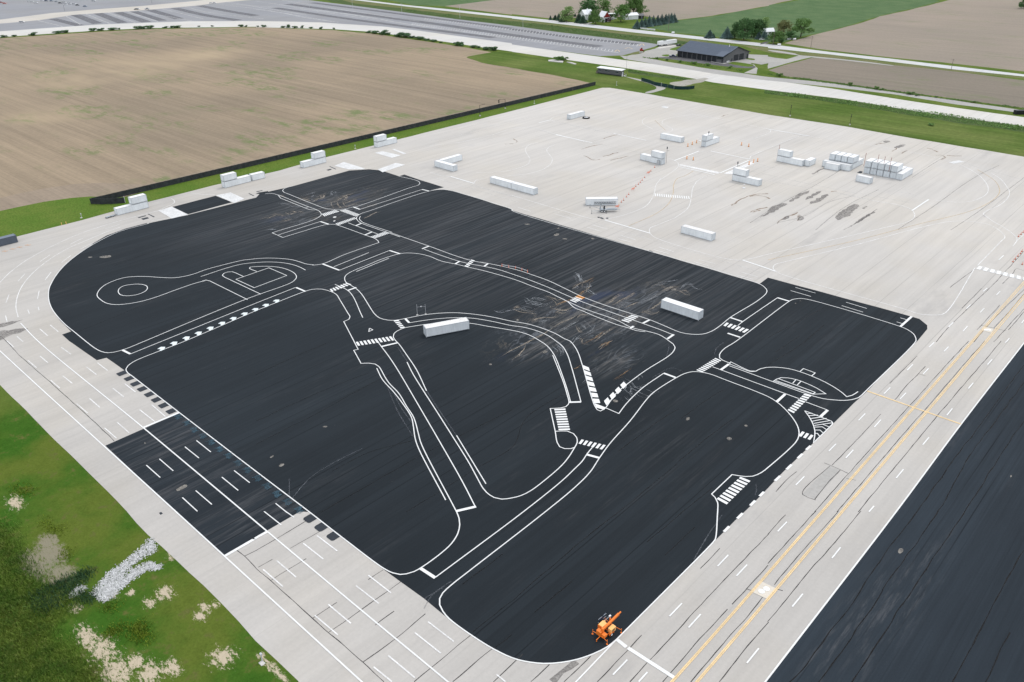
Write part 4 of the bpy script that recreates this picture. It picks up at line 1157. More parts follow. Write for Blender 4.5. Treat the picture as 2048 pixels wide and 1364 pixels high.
def m_leaf(name, c1, c2, c3):
    t = NT(name); oi = t.n('ObjectInfo'); a = t.noise(.28, detail=3); b = t.noise(1.6, detail=3)
    gi = t.n('NewGeometry').outputs['Random Per Island']; k_ = 2.6
    c1, c2, c3 = [tuple(v*k_ for v in c) for c in (c1, c2, c3)]
    g = t.mix(t.ss(a, .4, .6), c1, c2); g = t.mix(t.math('MULTIPLY', t.ss(b, .5, .7), gi), g, c3); g = t.scale(g, t.lin(gi, 0, 1, .78, 1.22))
    t.b.inputs['Specular IOR Level'].default_value = .15
    return t.out(t.scale(g, t.lin(oi.outputs['Random'], 0, 1, .85, 1.18)), .75)
M['leaf_mid'] = m_leaf('mid green leaves', (.042,.080,.022), (.060,.100,.028), (.085,.125,.040))
M['leaf_dark'] = m_leaf('dark green leaves', (.026,.056,.020), (.038,.070,.024), (.055,.090,.032))
M['leaf_light'] = m_leaf('light green leaves', (.085,.130,.045), (.12,.165,.065), (.17,.21,.10))
M['leaf_olive'] = m_leaf('olive leaves', (.075,.082,.032), (.10,.095,.042), (.11,.075,.045))
M['leaf_purple'] = m_leaf('purple leaves', (.045,.022,.030), (.06,.03,.038), (.075,.05,.045))
M['needle_blue'] = m_leaf('blue spruce needles', (.050,.078,.070), (.070,.104,.098), (.10,.14,.138))
M['needle_dark'] = m_leaf('dark spruce needles', (.030,.056,.036), (.042,.070,.042), (.058,.09,.055))
M['shrub'] = m_leaf('shrub leaves', (.030,.058,.026), (.042,.074,.030), (.06,.095,.04))
M['bark'] = simple('bark', (.10,.08,.062), .9, .25)
M['blade'] = m_leaf('tall sedge', (.034,.062,.010), (.058,.085,.014), (.10,.11,.034))
M['reed'] = m_leaf('dark reeds', (.022,.050,.022), (.032,.062,.026), (.045,.08,.034))
M['weed'] = m_leaf('yellow weed', (.085,.115,.012), (.07,.10,.012), (.12,.14,.022))
def m_stone():
    t = NT('white limestone'); gi = t.n('NewGeometry').outputs['Random Per Island']
    return t.out(t.scale((.66,.66,.65), t.lin(gi, 0, 1, .5, 1.05)), .9)
M['stone'] = m_stone()

# ------------------------------------------------------------------ shipping containers
def container_proto(L, wall, roof, doors=True):
    W, H = 2.44, 2.59; nm = 'shipping_container'
    root = empty(nm, (0,0,0))
    b = MB()
    def corr(x0, x1, y, out):                 # corrugated long wall
        n = int((x1-x0)/.28); st = (x1-x0)/n; xs = []
        for i in range(n): xs += [(x0+st*i, 0), (x0+st*(i+.25), 0), (x0+st*(i+.35), -.036), (x0+st*(i+.85), -.036)]
        xs.append((x1, 0))
        for (a, da), (c, dc) in zip(xs[:-1], xs[1:]):
            q = [(a, y+out*da, .14), (c, y+out*dc, .14), (c, y+out*dc, H-.1), (a, y+out*da, H-.1)]
            b.face(q if out < 0 else q[::-1])
    corr(-L/2+.12, L/2-.12, -W/2+.02, -1) if False else None
    for s in (-1, 1):
        y = s*(W/2-.02); n = int((L-.24)/.28); st = (L-.24)/n; prof = []
        for i in range(n): prof += [(-L/2+.12+st*i, 0), (-L/2+.12+st*(i+.25), 0), (-L/2+.12+st*(i+.35), .036), (-L/2+.12+st*(i+.85), .036)]
        prof.append((L/2-.12, 0))
        for (a, da), (c, dc) in zip(prof[:-1], prof[1:]): b.face([(a, y-s*da, .14), (c, y-s*dc, .14), (c, y-s*dc, H-.1), (a, y-s*da, H-.1)])
    m = 8; st = (W-.24)/m                      # closed end wall
    for i in range(m):
        u = -W/2+.12+st*i
        for (a, da), (c, dc) in (((u, 0), (u+st*.3, 0)), ((u+st*.3, 0), (u+st*.42, .04)), ((u+st*.42, .04), (u+st*.88, .04)), ((u+st*.88, .04), (u+st, 0))):
            b.face([(-L/2+.03+da, a, .14), (-L/2+.03+dc, c, .14), (-L/2+.03+dc, c, H-.1), (-L/2+.03+da, a, H-.1)])
    b.face([(-L/2+.1,-W/2+.1,.16), (L/2-.1,-W/2+.1,.16), (L/2-.1,W/2-.1,.16), (-L/2+.1,W/2-.1,.16)])
    b.build('wall', wall, root)
    r = MB(); n = int((L-.3)/.6); st = (L-.3)/n; prev = (-L/2+.15, 0)
    for i in range(n):
        u = -L/2+.15+st*i
        for x, dz in ((u+st*.4, 0), (u+st*.5, .025), (u+st*.9, .025), (u+st, 0)):
            r.face([(prev[0], -W/2+.06, H-.03+prev[1]), (x, -W/2+.06, H-.03+dz), (x, W/2-.06, H-.03+dz), (prev[0], W/2-.06, H-.03+prev[1])]); prev = (x, dz)
    r.build('roof', roof, root)
    f = MB()
    for s in (-1, 1):
        f.box((0, s*(W/2-.05), .16), (L-.36, .10, .14)); f.box((0, s*(W/2-.05), H-.06), (L-.36, .10, .10))
        for e in (-1, 1):
            f.box((e*(L/2-.07), s*(W/2-.07), H/2), (.14, .14, H-.24))
            f.box((e*(L/2-.09), s*(W/2-.08), .06), (.18, .165, .12)); f.box((e*(L/2-.09), s*(W/2-.08), H-.06), (.18, .165, .125))
    for e in (-1, 1): f.box((e*(L/2-.06), 0, .17), (.10, W-.34, .15)); f.box((e*(L/2-.06), 0, H-.07), (.10, W-.34, .13))
    f.build('frame', M['cont_frame'] if wall == M['cont'] else wall, root)
    if doors:
        for s in (-1, 1):
            d = MB().box((L/2-.05, s*.55, H/2), (.05, 1.07, H-.34)); 
            for z in (.6, 1.25, 1.9): d.box((L/2-.018, s*.55, z), (.015, .9, .30))
            do = d.build('door', M['cont_door'] if wall == M['cont'] else wall, root)
            k = MB()
            for y in (.3, .8): k.tube((L/2+.005, s*y, .2), (L/2+.005, s*y, H-.2), .02, n=6)
            k.build('lock_rod', M['steel'], do)
    return root
P40 = container_proto(12.19, M['cont'], M['cont_roof']); P20 = container_proto(6.06, M['cont'], M['cont_roof'])
PR20 = container_proto(6.06, M['cont'], M['cont_rusty']); PR40 = container_proto(12.19, M['cont'], M['cont_rusty']); PG = container_proto(12.19, M['cont_grey'], M['cont_grey_roof'])
USED = set()
def put(proto, x, y, z, ang, label, group=None):
    if proto.name in USED: o = copy_tree(proto)
    else: o = proto; USED.add(proto.name)
    o.location = (x, y, z); o.rotation_euler = (0, 0, ang); tag(o, label, 'container', group); return o
def along(p1, p2, L, side=1, z=0, proto=None, label='', group=None, start=0.0, flip=False):
    """bottom edge p1->p2 seen in the survey; the box stands on the far side of it"""
    a, b = G(*p1).xy, G(*p2).xy; d = (b-a).normalized(); nn = Vector((-d.y, d.x))*side
    mid = (a+b)/2 if start is None else a+d*(start+L/2)
    c = mid+nn*1.22; ang = math.atan2(d.y, d.x)+(math.pi if flip else 0)
    return put(proto or (P40 if L > 8 else P20), c.x, c.y, z, ang, label, group)
H_ = 2.70
GN = 'white shipping containers on the test ground'
along((852.5,675.2),(937.2,659.1), 12.19, z=.06, proto=PR40, label='lone white container with roof rust, on asphalt left of the crack stains', group=GN, flip=True)
along((1321.2,616.5),(1395.4,641.4), 12.19, z=.06, label='lone clean white container on the black asphalt right of the crack stains', group=GN)
along((1171.7,411.3),(1235,410.5), 12.19, label='white container directly behind the grey mast trailer', group=GN)
along((1361.3,466.1),(1422.7,482.9), 12.19, proto=PR40, label='lone long container on pale concrete below the winding lane, near the asphalt edge', group=GN)
along((979.9,366.2),(1021.1,377.8), 12.19, start=0.0, label='left one of two white containers standing end to end', group=GN)
along((1021.6,378),(1068.5,390.8), 12.19, start=0.25, label='right one of two white containers standing end to end', group=GN)
along((868.3,333),(909,344.3), 12.19, start=0.3, label='front leg of the L of two white containers', group=GN)
put(P40, -263.6, 242.6, 0, R(90), 'rear leg of the L of two white containers', GN)
along((1140.8,239.7),(1164.3,233.2), 12.19, side=1, label='lone white container farthest back on the concrete, beside the black ring', group=GN, flip=True)
along((1320.2,277.6),(1363.2,286.2), 12.19, label='single low white container left of three orange drums', group=GN)
along((1411.1,294.4),(1439.8,283.8), 12.19, side=1, label='lower long container of the two-high stack behind the orange drums', group=GN, flip=True)
along((1411.1,294.4),(1439.8,283.8), 6.06, side=1, z=H_, label='short upper container of the two-high stack behind the orange drums', group=GN, flip=True)
along((1279.8,319.3),(1322.2,330.2), 12.19, label='lower long container of the stack with a grey cabinet at the cone line', group=GN)
along((1279.8,319.3),(1322.2,330.2), 6.06, start=6.13, z=H_, label='short upper container of the stack where the cone line ends', group=GN)
along((1463.7,361),(1518.4,373.3), 12.19, label='lower long container of the stack in front of the white square markings', group=GN)
along((1463.7,361),(1518.4,373.3), 6.06, z=H_, label='short upper container of the stack in front of the white square markings', group=GN)
along((1552.8,322.5),(1605.2,333.4), 12.19, label='lower long container of the L-shaped stack with one red pole', group=GN)
along((1552.8,322.5),(1605.2,333.4), 6.06, z=H_, label='short upper container of the L-shaped stack beside one red pole', group=GN)
put(P20, -141.5, 342.6, 0, R(90), 'short end container of the L-shaped stack, beside the orange barrel', GN)
# block of ten
OW = ('leftmost', 'second from left', 'third from left', 'rightmost')
along((1648.1,337.3),(1677,342.8), 6.06, proto=PR20, label='short container foremost in the left-hand container block', group=GN)
put(P40, -130.4, 345.0, 0, R(1), 'long container across the front of the left-hand block, behind the short one', GN)
for i in range(4):
    x = -133.8+2.67*i
    put(P40, x, 352.6, 0, R(-90), '%s ground-level container of the row of four in the left-hand block' % OW[i], GN)
    put(P20, x, 349.6, H_, R(-90), '%s upper container of the row of four in the left-hand block' % OW[i], GN)
# block of eleven
OW5 = ('leftmost', 'second from left', 'middle', 'second from right', 'rightmost')
for i in range(5):
    x = -117.9+2.72*i
    put(P40, x, 351.6, 0, R(-90), '%s ground-level container of the row of five in the right-hand block' % OW5[i], GN)
    put(P20, x, 348.5+.25*(i % 2), H_, R(-90), '%s upper container of the row of five in the right-hand block' % OW5[i], GN)
put(P40, -104.4, 351.2, 0, R(-90), 'single low container at the right end of the right-hand block', GN)
along((1710.6,362.3),(1738,368.6), 6.06, proto=PR20, label='short container with rusty roof in front of the right-hand block', group=GN)
GF = 'white containers along the black fence'
def fencestack(y0, x, short0, ord_, ln=12.19):
    put(P40, x-1.22, y0+6.1, 0, R(90), 'lower long container of the %s stack along the black fence' % ord_, GF)
    put(P20, x-1.22, y0+short0+3.03, H_, R(90), 'short upper container of the %s stack along the black fence' % ord_, GF)
fencestack(111.6, -307.3, 6.13, 'nearest')
fencestack(156.1, -307.1, 0, 'second nearest')
put(P20, -308.4, 172.0, 0, R(88), 'short single container next to the second nearest stack along the black fence', GF)
fencestack(194.2, -306.9, 6.13, 'second farthest')
fencestack(237.4, -309.0, 0, 'farthest')
put(PG, -307.6, 70.2, 0, R(90), 'slate grey container cut off by the left edge, on concrete beside the grass')

# ------------------------------------------------------------------ fences
def fence(name, path, h, m, label, every=3.0, top_rail=True):
    root = empty(name, (path[0].x, path[0].y, 0), 0, label, 'fence'); o = root.location.copy()
    pm = MB(); rl = MB(); scn = MB(); d0 = 0
    seg = []
    for a, b in zip(path[:-1], path[1:]):
        n = max(1, round((b-a).length/every))
        for i in range(n): seg.append((a+(b-a)*i/n, a+(b-a)*(i+1)/n))
    for i, (a, b) in enumerate(seg):
        la, lb = Vector((a.x, a.y, 0))-o, Vector((b.x, b.y, 0))-o; la.z = lb.z = 0
        d = (lb-la).normalized(); nn = Vector((-d.y, d.x, 0))
        pm.tube(la+nn*.07, la+nn*.07+Vector((0,0,h+.05)), .04, n=6)
        k = 4                                   # fabric sags and bellies a little between the posts
        for j in range(k):
            u0, u1 = j/k, (j+1)/k; s0, s1 = math.sin(math.pi*u0)*.10*rnd.uniform(.4,1), math.sin(math.pi*u1)*.10*rnd.uniform(.4,1)
            p, q = la.lerp(lb, u0), la.lerp(lb, u1)
            t0, t1 = h-.05-s0*.5, h-.05-s1*.5
            scn.face([p+nn*(s0-.02)+Vector((0,0,.03)), q+nn*(s1-.02)+Vector((0,0,.03)), q-nn*.02+Vector((0,0,t1)), p-nn*.02+Vector((0,0,t0))])
        rl.tube(la+nn*.06+Vector((0,0,h)), lb+nn*.06+Vector((0,0,h)), .022, n=5, cap=False)
    pm.tube(lb+nn*.07, lb+nn*.07+Vector((0,0,h+.05)), .04, n=6)
    sc_o = link('screen', scn.mesh('screen'), m, root); tag(pm.build('posts', M['steel_dk'], root), kind='stuff' if len(seg) > 100 else None); rl.build('rail', M['steel_dk'], root)
    return root
fence('screened_fence', [FA, FB], 2.35, M['screen'], 'very long black screened fence between the ploughed field and the concrete')
fence('screened_fence', [p.xy for p in pts('Q6: 1163,115 1300,120 1450,115 1600,102')], 2.3, M['screen'], 'short black fence section bending away at the near end of the long fence')
bf = fence('screened_fence', [p.xy for p in pts('Q4: 960,655 1080,690 1200,735 1300,752')], 2.2, M['screen_g'], 'dark green screened fence left of the grass gateway', 2.4)
fence('screened_fence', [p.xy for p in pts('Q4: 1520,797 1640,803 1760,803 1865,788')], 2.0, M['screen_g'], 'dark green screened fence right of the grass gateway', 2.4)
gt = empty('gate', (0,0,0), 0, 'dark green two-leaf screened gate between pale posts on the gravel track', 'gate')
ga, gb, gc = pts('Q4: 1300,752 1410,772 1518,795')
for a, b in ((ga, gb), (gb, gc)):
    d = (b-a).normalized(); m_ = MB(); A_, B_ = a+d*.1, b-d*.1
    m_.face([A_+Vector((0,0,.1)), B_+Vector((0,0,.1)), B_+Vector((0,0,2.15)), A_+Vector((0,0,2.15))])
    lf = link('leaf', m_.mesh('leaf'), M['screen_g'], gt)
    fr = MB()
    for z in (.1, 1.1, 2.15): fr.tube(A_+Vector((0,0,z))+Vector((.05,-.05,0)), B_+Vector((0,0,z))+Vector((.05,-.05,0)), .03, n=6)
    fr.build('frame', M['steel_dk'], lf)
for p in (ga, gc): MB().tube(p, p+Vector((0,0,2.5)), .11, n=10).build('post', M['galv'], gt)
p = G(1604/6.4, 390+100/6.4); f_ = MB().tube(p, p+Vector((0,0,2.7)), .12, n=8); f_.tube(p+Vector((-.35,.1,0)), p+Vector((-.35,.1,2.5)), .06, n=8)
tag(f_.build('fence_post', M['galv']), 'pale steel post pair standing at the bend of the black fence', 'post')

# ------------------------------------------------------------------ poles
def pole(name, px_, py_, top, label, cat, m, r=.1, arm=None, foot=.0, parts=()):
    g = G(px_, py_); h = HGT(px_, py_, top); root = empty(name, g, 0, label, cat)
    MB().tube((0,0,0), (0,0,h), r, r*.7, n=8).build('mast', M[m], root)
    if foot: MB().tube((0,0,0), (0,0,.5), foot, foot*.8, n=10).build('base', M['conc_obj'], root)
    if arm:
        for k in arm: MB().bar(k[0](h), k[1](h), k[2], k[3]).build(k[4], M[k[5]], root)
    return root, h
RX = Vector((math.cos(YAW), math.sin(YAW), 0))       # across the view
for a, b, t_, s, lb in ((960,232,210,1,'left of two black gantry masts by the long fence, its arm pointing right'), (1010.5,217,198.6,-1,'right of two black gantry masts by the long fence, a signal hanging on its arm')):
    w_ = 1/PPM(a, b); Lm = (11 if s > 0 else 12.5)*w_
    rt, h = pole('gantry_mast', a, b, t_, lb, 'signal mast', 'black', .14, foot=.5)
    MB().bar((0,0,h-.15), RX*s*Lm+Vector((0,0,h-.05+(.5 if s>0 else 0))), .12, .12).build('arm', M['black'], rt)
    if s < 0: MB().box(RX*s*Lm+Vector((0,0,h-1.1)), (.4,.4,1.7)).build('signal', M['black'], rt)
for a, b, t_, lb in ((1580,232,210.6,'left of two dark lamp poles standing in the mown grass'), (1699.5,250,229.5,'right of two dark lamp poles standing in the mown grass')):
    rt, h = pole('lamp_post', a, b, t_, lb, 'lamp post', 'black', .11, foot=.45)
    MB().box((0,0,h), (.7,.35,.18)).box((0,0,h-.9), (.3,.3,.5)).build('lamp_head', M['black'], rt)
lots = ((618.6,15,-3,'lot lamp pole farthest left along the green verge'),(705.6,19,1,'second lot lamp pole from the left along the green verge'),(803.6,24.6,7,'third lot lamp pole from the left along the green verge'),(920,37.6,12,'fourth lot lamp pole from the left, in front of the bare field'),(1046,69,41,'right-hand lot lamp pole beside the verge across from the light green tree'))
for a, b, t_, lb in lots:
    rt, h = pole('lamp_post', a, b, t_, lb, 'lamp post', 'galv', .13)
    MB().bar(-RX*.9+Vector((0,0,h)), RX*.9+Vector((0,0,h)), .12).box(-RX*.9+Vector((0,0,h)), (.6,.4,.18)).box(RX*.9+Vector((0,0,h)), (.6,.4,.18)).build('lamp_head', M['galv'], rt)
for a, b, t_, lb in ((129.5,22,10.5,'dark lamp pole by the parked cars in the far lot'),(304,7,-6,'dark lamp pole at the top edge beside the green strip')):
    rt, h = pole('lamp_post', a, b, t_, lb, 'lamp post', 'steel_dk', .14)
    MB().box((0,0,h), (1.2,.4,.2)).build('lamp_head', M['steel_dk'], rt)
for a, b, t_, lb in ((1336.5,62.6,31.6,'wooden utility pole in front of the row of blue spruces'),(1545.7,90.4,55.2,'thick wooden utility pole before the farmstead trees on the right'),(1621.5,95.6,72,'slim utility pole at the edge of the bare field'),(1902,140,118,'slim utility pole beside the county road, far right')):
    rt, h = pole('utility_pole', a, b, t_, lb, 'utility pole', 'wood', .17)
    MB().bar((-1.1,0,h-.5), (1.1,0,h-.5), .12, .14).build('crossarm', M['wood'], rt)
    ins = MB()
    for u in (-1, -.4, .4, 1): ins.tube((u,0,h-.43), (u,0,h-.2), .06, n=6)
    ins.build('insulators', M['galv'], rt)
rt, h = pole('antenna_mast', 1252, 150.6, 112.5, 'thin tall antenna mast beside the small grey cabin', 'antenna', 'steel_dk', .07, foot=.25)
g_ = MB()
for z in (h*.35, h*.7): g_.bar((-.4,0,z), (.4,0,z), .05)
g_.build('crossbars', M['steel_dk'], rt)
w_ = MB()
for an in (0, 120, 240): w_.tube((0,0,h*.9), (5*math.cos(R(an)), 5*math.sin(R(an)), 0), .012, n=4, cap=False)
w_.build('guy_wires', M['steel_dk'], rt)
K = lambda t, u, v: (TL[t][0]+u/TL[t][2], TL[t][1]+v/TL[t][2])
for t, u, v, tv, lb in (('K5',1328,462,297,'red pole at the left end of the right-hand container block'),('K5',1473,567,320,'second red pole along the front of the right-hand block'),('K5',1553,590,345,'third red pole along the front of the right-hand block'),('K5',1632,608,358,'rightmost red pole along the front of the right-hand block'),('K5',224,400,195,'red pole at the left end of the L-shaped stack')):
    a, b = K(t, u, v); g = G(a, b); h = HGT(a, b, K(t, u, tv)[1]); rt = empty('marker_pole', g, 0, lb, 'pole')
    MB().tube((0,0,0), (0,0,h), .10, .08, n=8).build('mast', M['rustpole'], rt); MB().tube((0,0,h), (0,0,h+.12), .14, n=8).build('cap', M['rustpole'], rt)
for t, u, v, tv, lb in (('K6',528,630,398,'grey camera pole at the right end of the stack with a grey door'),('K6',1133,385,172,'dark camera pole at the corner of the stack behind the orange drums'),('K6',1558,795,615,'dark camera pole behind the stack before the white square markings')):
    a, b = K(t, u, v); g = G(a, b); h = HGT(a, b, K(t, u, tv)[1]); rt = empty('camera_pole', g, 0, lb, 'pole')
    MB().tube((0,0,0), (0,0,h), .07, .06, n=8).build('mast', M['steel_dk'], rt)
    MB().box((0,0,h-.3), (.35,.35,1.0)).bar((0,0,h-1.6), RX*1.0+Vector((0,0,h-1.5)), .07).build('camera_box', M['steel_dk'], rt)
for u, v, tv, lb, s in ((215,440,130,'left of two thin white posts behind the rust-spotted container',1),(460,415,120,'right of two thin white posts behind the rust-spotted container',-1)):
    a, b = 820+u/14.63, 600+v/14.63; g = G(a, b); h = HGT(a, b, 600+tv/14.63); rt = empty('signal_post', g, 0, lb, 'post')
    MB().tube((0,0,0), (0,0,h), .05, .045, n=8).build('mast', M['galv'], rt); MB().box((0,0,.05), (.5,.5,.1)).build('base', M['conc_obj'], rt)
    MB().bar((0,0,h*.76), RX*s*1.1+Vector((0,0,h*.78)), .035).box(RX*s*1.15+Vector((0,0,h*.78)), (.3,.2,.16)).build('arm', M['galv'], rt)
for (a, b, t_), lb in zip(((163.3,435,427.5),(710.5,297,290.5),(1068.5,207,202),(524.5,1322,1308),(1233,170.5,163.5)), ('small pale utility post in the grass near the slate container','small pale utility post by the fence between two container stacks','small pale utility post by the far part of the long fence','small grey-blue utility post at the grass edge near the bottom','thin pale sampling post at the far corner of the concrete')):
    g = G(a, b); h = HGT(a, b, t_); rt = empty('utility_post', g, 0, lb, 'post')
    MB().tube((0,0,0), (0,0,h), .11, .09, n=8).build('pipe', M['galv'], rt); MB().box((.05,0,h), (.42,.3,.3)).build('cap', M['galv'], rt)
    MB().box((.35,-.25,.04), (.9,.7,.08)).build('footing', M['conc_obj'], rt)
for a, b, lb in ((123.8,450.3,'left of two little yellow marker stubs at the grass edge'),(132.8,448.5,'right of two little yellow marker stubs at the grass edge')):
    g = G(a, b); rt = empty('marker_stub', g, 0, lb, 'marker'); MB().tube((0,0,0), (0,0,.75), .1, .08, n=8).build('post', M['amber'], rt); MB().tube((0,0,.75), (0,0,.95), .13, n=8).build('cap', M['amber'], rt)

# ------------------------------------------------------------------ traffic cones, drums, barricades
ORD = ('first','second','third','fourth','fifth','sixth','seventh','eighth','ninth','tenth')
def cone():
    rt = empty('traffic_cone', (0,0,0)); MB().box((0,0,.03), (.5,.5,.06)).build('base', M['black'], rt)
    MB().tube((0,0,.06), (0,0,.95), .19, .04, n=12).build('cone', M['redor'], rt); MB().tube((0,0,.45), (0,0,.62), .125, .10, n=12).build('band', M['whitep'], rt); return rt
PC = cone(); first = [True]
def spawn(proto, p, label, cat, group, rz=0.0):
    if proto.name in USED: o = copy_tree(proto)
    else: o = proto; USED.add(proto.name)
    o.location = p; o.rotation_euler = (0,0,rz); return tag(o, label, cat, group)
cl = [K('R4',1580,592), K('R4',1655,524), K('R4',1757,415), K('R4',1832,330), (1271.6,373.3), (1276.7,369), (1280.5,365), (1284.3,361), (1289.4,355.6), (1301.7,342.6), (1309.2,335)]
ORD11 = ORD+('eleventh',)
for i, c in enumerate(cl): spawn(PC, G(*c), '%s orange cone of the line, counted from the mast trailer' % ORD11[i], 'cone', 'orange cones in a line')
spawn(PC, G(*K('R4',1282,845)), 'orange cone right beside the drawbar of the grey mast trailer', 'cone', 'orange cones in a line')
spawn(PC, G(*K('Q7',855,588)), 'orange cone alone near the right edge above the wide crosswalk', 'cone', 'orange cones near the right edge')
for i, (u, v) in enumerate(((745,558),(772,525),(803,492),(835,460),(852,435))): spawn(PC, G(*K('Q7',u,v)), '%s cone from the front in the short row at the right edge' % ORD[i], 'cone', 'orange cones near the right edge')
for i, (u, v) in enumerate(((812,258),(840,232),(866,208))): spawn(PC, G(*K('Q7',u,v)), '%s cone from the front in the far right-edge row behind the white line' % ORD[i], 'cone', 'orange cones near the right edge')
for i, (u, v) in enumerate(((250,298),(326,312),(403,323),(476,345),(540,368))): spawn(PC, G(*K('J3',u,v)), '%s cone from the left in the row along the curving black road' % ORD[i], 'cone', 'cones taped off along the curve')
tp = MB(); qs = [G(*K('J3',u,v)) for u, v in ((250,298),(326,312),(403,323),(476,345),(540,368))]
for a, b in zip(qs[:-1], qs[1:]): tp.bar(a+Vector((0,0,.55)), b+Vector((0,0,.55)), .03, .16)
tag(tp.build('barrier_tape', M['whitep']), 'white tape strung between the five cones on the curve', 'tape')
def barricade():
    rt = empty('barricade', (0,0,0))
    for z, m_ in ((.95,'redor'),(.55,'redor')): MB().box((0,0,z), (1.8,.05,.25)).build('board', M[m_], rt)
    for s in (-1, 1): MB().bar((s*.7,-.35,0), (s*.7,.02,1.15), .06).bar((s*.7,.35,0), (s*.7,-.02,1.15), .06).build('leg', M['whitep'], rt)
    MB().tube((.75,0,1.1), (.75,0,1.35), .1, n=10).build('lamp', M['amber'], rt); return rt
PB = barricade()
spawn(PB, G(1266,380.8), 'red-orange barricade in the cone line nearer the mast trailer', 'barricade', 'barricades in the cone line', R(80))
spawn(PB, G(1296.6,348.2), 'red-orange barricade in the cone line farther from the mast trailer', 'barricade', 'barricades in the cone line', R(75))
spawn(PB, G(1234.5,416), 'red-orange barricade at the near end of the cone line', 'barricade', 'barricades in the cone line', R(70))
def drum():
    rt = empty('traffic_drum', (0,0,0)); MB().tube((0,0,0), (0,0,.1), .38, .36, n=14).build('base', M['black'], rt)
    MB().tube((0,0,.1), (0,0,1.15), .30, .24, n=14).build('body', M['drum'], rt)
    for z in (.4, .8): MB().tube((0,0,z), (0,0,z+.14), .305-z*.055, .30-z*.055, n=14).build('band', M['whitep'], rt)
    MB().bar((-.12,0,1.2), (.12,0,1.2), .04).build('handle', M['drum'], rt); return rt
PD = drum()
dr = ((1375.5,293.2,'leftmost of three orange drums beside the low single container'),(1384.4,289.3,'middle one of three orange drums beside the low single container'),(1393,286,'rightmost of three orange drums beside the low single container'),(1482.9,290.5,'left of two orange drums alone on open concrete'),(1497.2,293.5,'right of two orange drums alone on open concrete'),
      (1373.5,318.3,'left of two orange drums near the stack with a grey door'),(1386.5,320.5,'right of two orange drums near the stack with a grey door'),(1497.9,329.2,'leftmost of three orange drums on the white square markings'),(1506.8,325.3,'middle one of three orange drums on the white square markings'),(1515,323,'rightmost of three orange drums on the white square markings'))
for a, b, lb in dr: o = spawn(PD, G(a, b), lb, 'traffic drum', 'orange drums at the marked crossing'); o.scale = (1.0,1.0,1.2)
ob = empty('barrel', G(1620,327.5), 0, 'small orange barrel with black base against the end of the L-shaped stack', 'barrel')
MB().tube((0,0,0), (0,0,.3), .55, .5, n=12).build('base', M['black'], ob); MB().tube((0,0,.3), (0,0,1.5), .45, .40, n=12).build('drum', M['drum'], ob); MB().box((0,0,1.6), (.5,.4,.25)).build('lid', M['black'], ob)
def smallsign(px_, py_, label, h=1.4):
    rt = empty('sign_stand', G(px_, py_), 0, label, 'sign'); MB().box((0,0,.15), (1.1,.7,.3)).build('ballast', M['whitep'], rt); MB().tube((0,0,.3), (0,0,h), .04, n=6).build('post', M['galv'], rt)
    MB().box((0,0,h+.2), (.5,.05,.5), YAW).build('plate', M['whitep'], rt)
smallsign(1399.5,282,'small white sign on a ballast block beside three orange drums'); smallsign(*K('K6',1665,998),'small white sign on a ballast block in front of the stack by the square markings')
# black ring with white pieces
rg = empty('ring_barrier', G(*K('Q8',1298,908)), 0, 'low black oval ring with white pieces inside, by the farthest lone container', 'ring barrier')
tm = MB(); n = 20
for i in range(n):
    a0, a1 = 2*math.pi*i/n, 2*math.pi*(i+1)/n
    if i in (4, 5): continue
    tm.bar((1.75*math.cos(a0), 1.75*math.sin(a0), .3), (1.75*math.cos(a1), 1.75*math.sin(a1), .3), .45, .6)
tm.build('ring', M['rubber'], rg)
for u, v, s in ((.3,.2,1.0),(-.6,-.5,.8),(.1,-.9,.7),(-.5,.7,.7),(.8,-.4,.5)): MB().box((u,v,.32), (s,s*.7,.6), u).build('white_block', M['whitep'], rg)

# grey panel by the stack, dark mats
gp = empty('equipment_cabinet', G(*K('K6',412,655)), 0, 'grey cabinet standing against the stack where the cone line ends', 'cabinet')
MB().box((0,0,1.05), (1.4,.5,2.1)).build('body', M['steel'], gp); MB().box((.0,-.27,1.1), (1.2,.05,1.8)).build('door', M['galv'], gp)
# bench-like racks near the first stack
for u, v, lb in ((1385,292,'left of two small grey pallets by the nearest fence stack'),(1445,275,'right of two small grey pallets by the nearest fence stack')):
    q = empty('pallet', G(*K('Q6',u,v)), R(8), lb, 'pallet')
    for i in range(5): MB().box((-.5+.25*i,0,.42), (.17,1.6,.06)).build('slat', M['steel'], q)
    for s in (-1,0,1): MB().box((0,s*.7,.2), (1.2,.12,.38)).build('bearer', M['steel_dk'], q)
# ------------------------------------------------------------------ trailers
def wheel(root, p, axis, r, w, rim='whitep', name='wheel'):
    a = Vector(axis).normalized(); p = Vector(p)
    o = MB().tube(p-a*w/2, p+a*w/2, r, n=18).build(name, M['rubber'], root); MB().tube(p-a*(w/2+.012), p+a*(w/2+.012), r*.6, n=14).build('rim', M[rim], o); return o
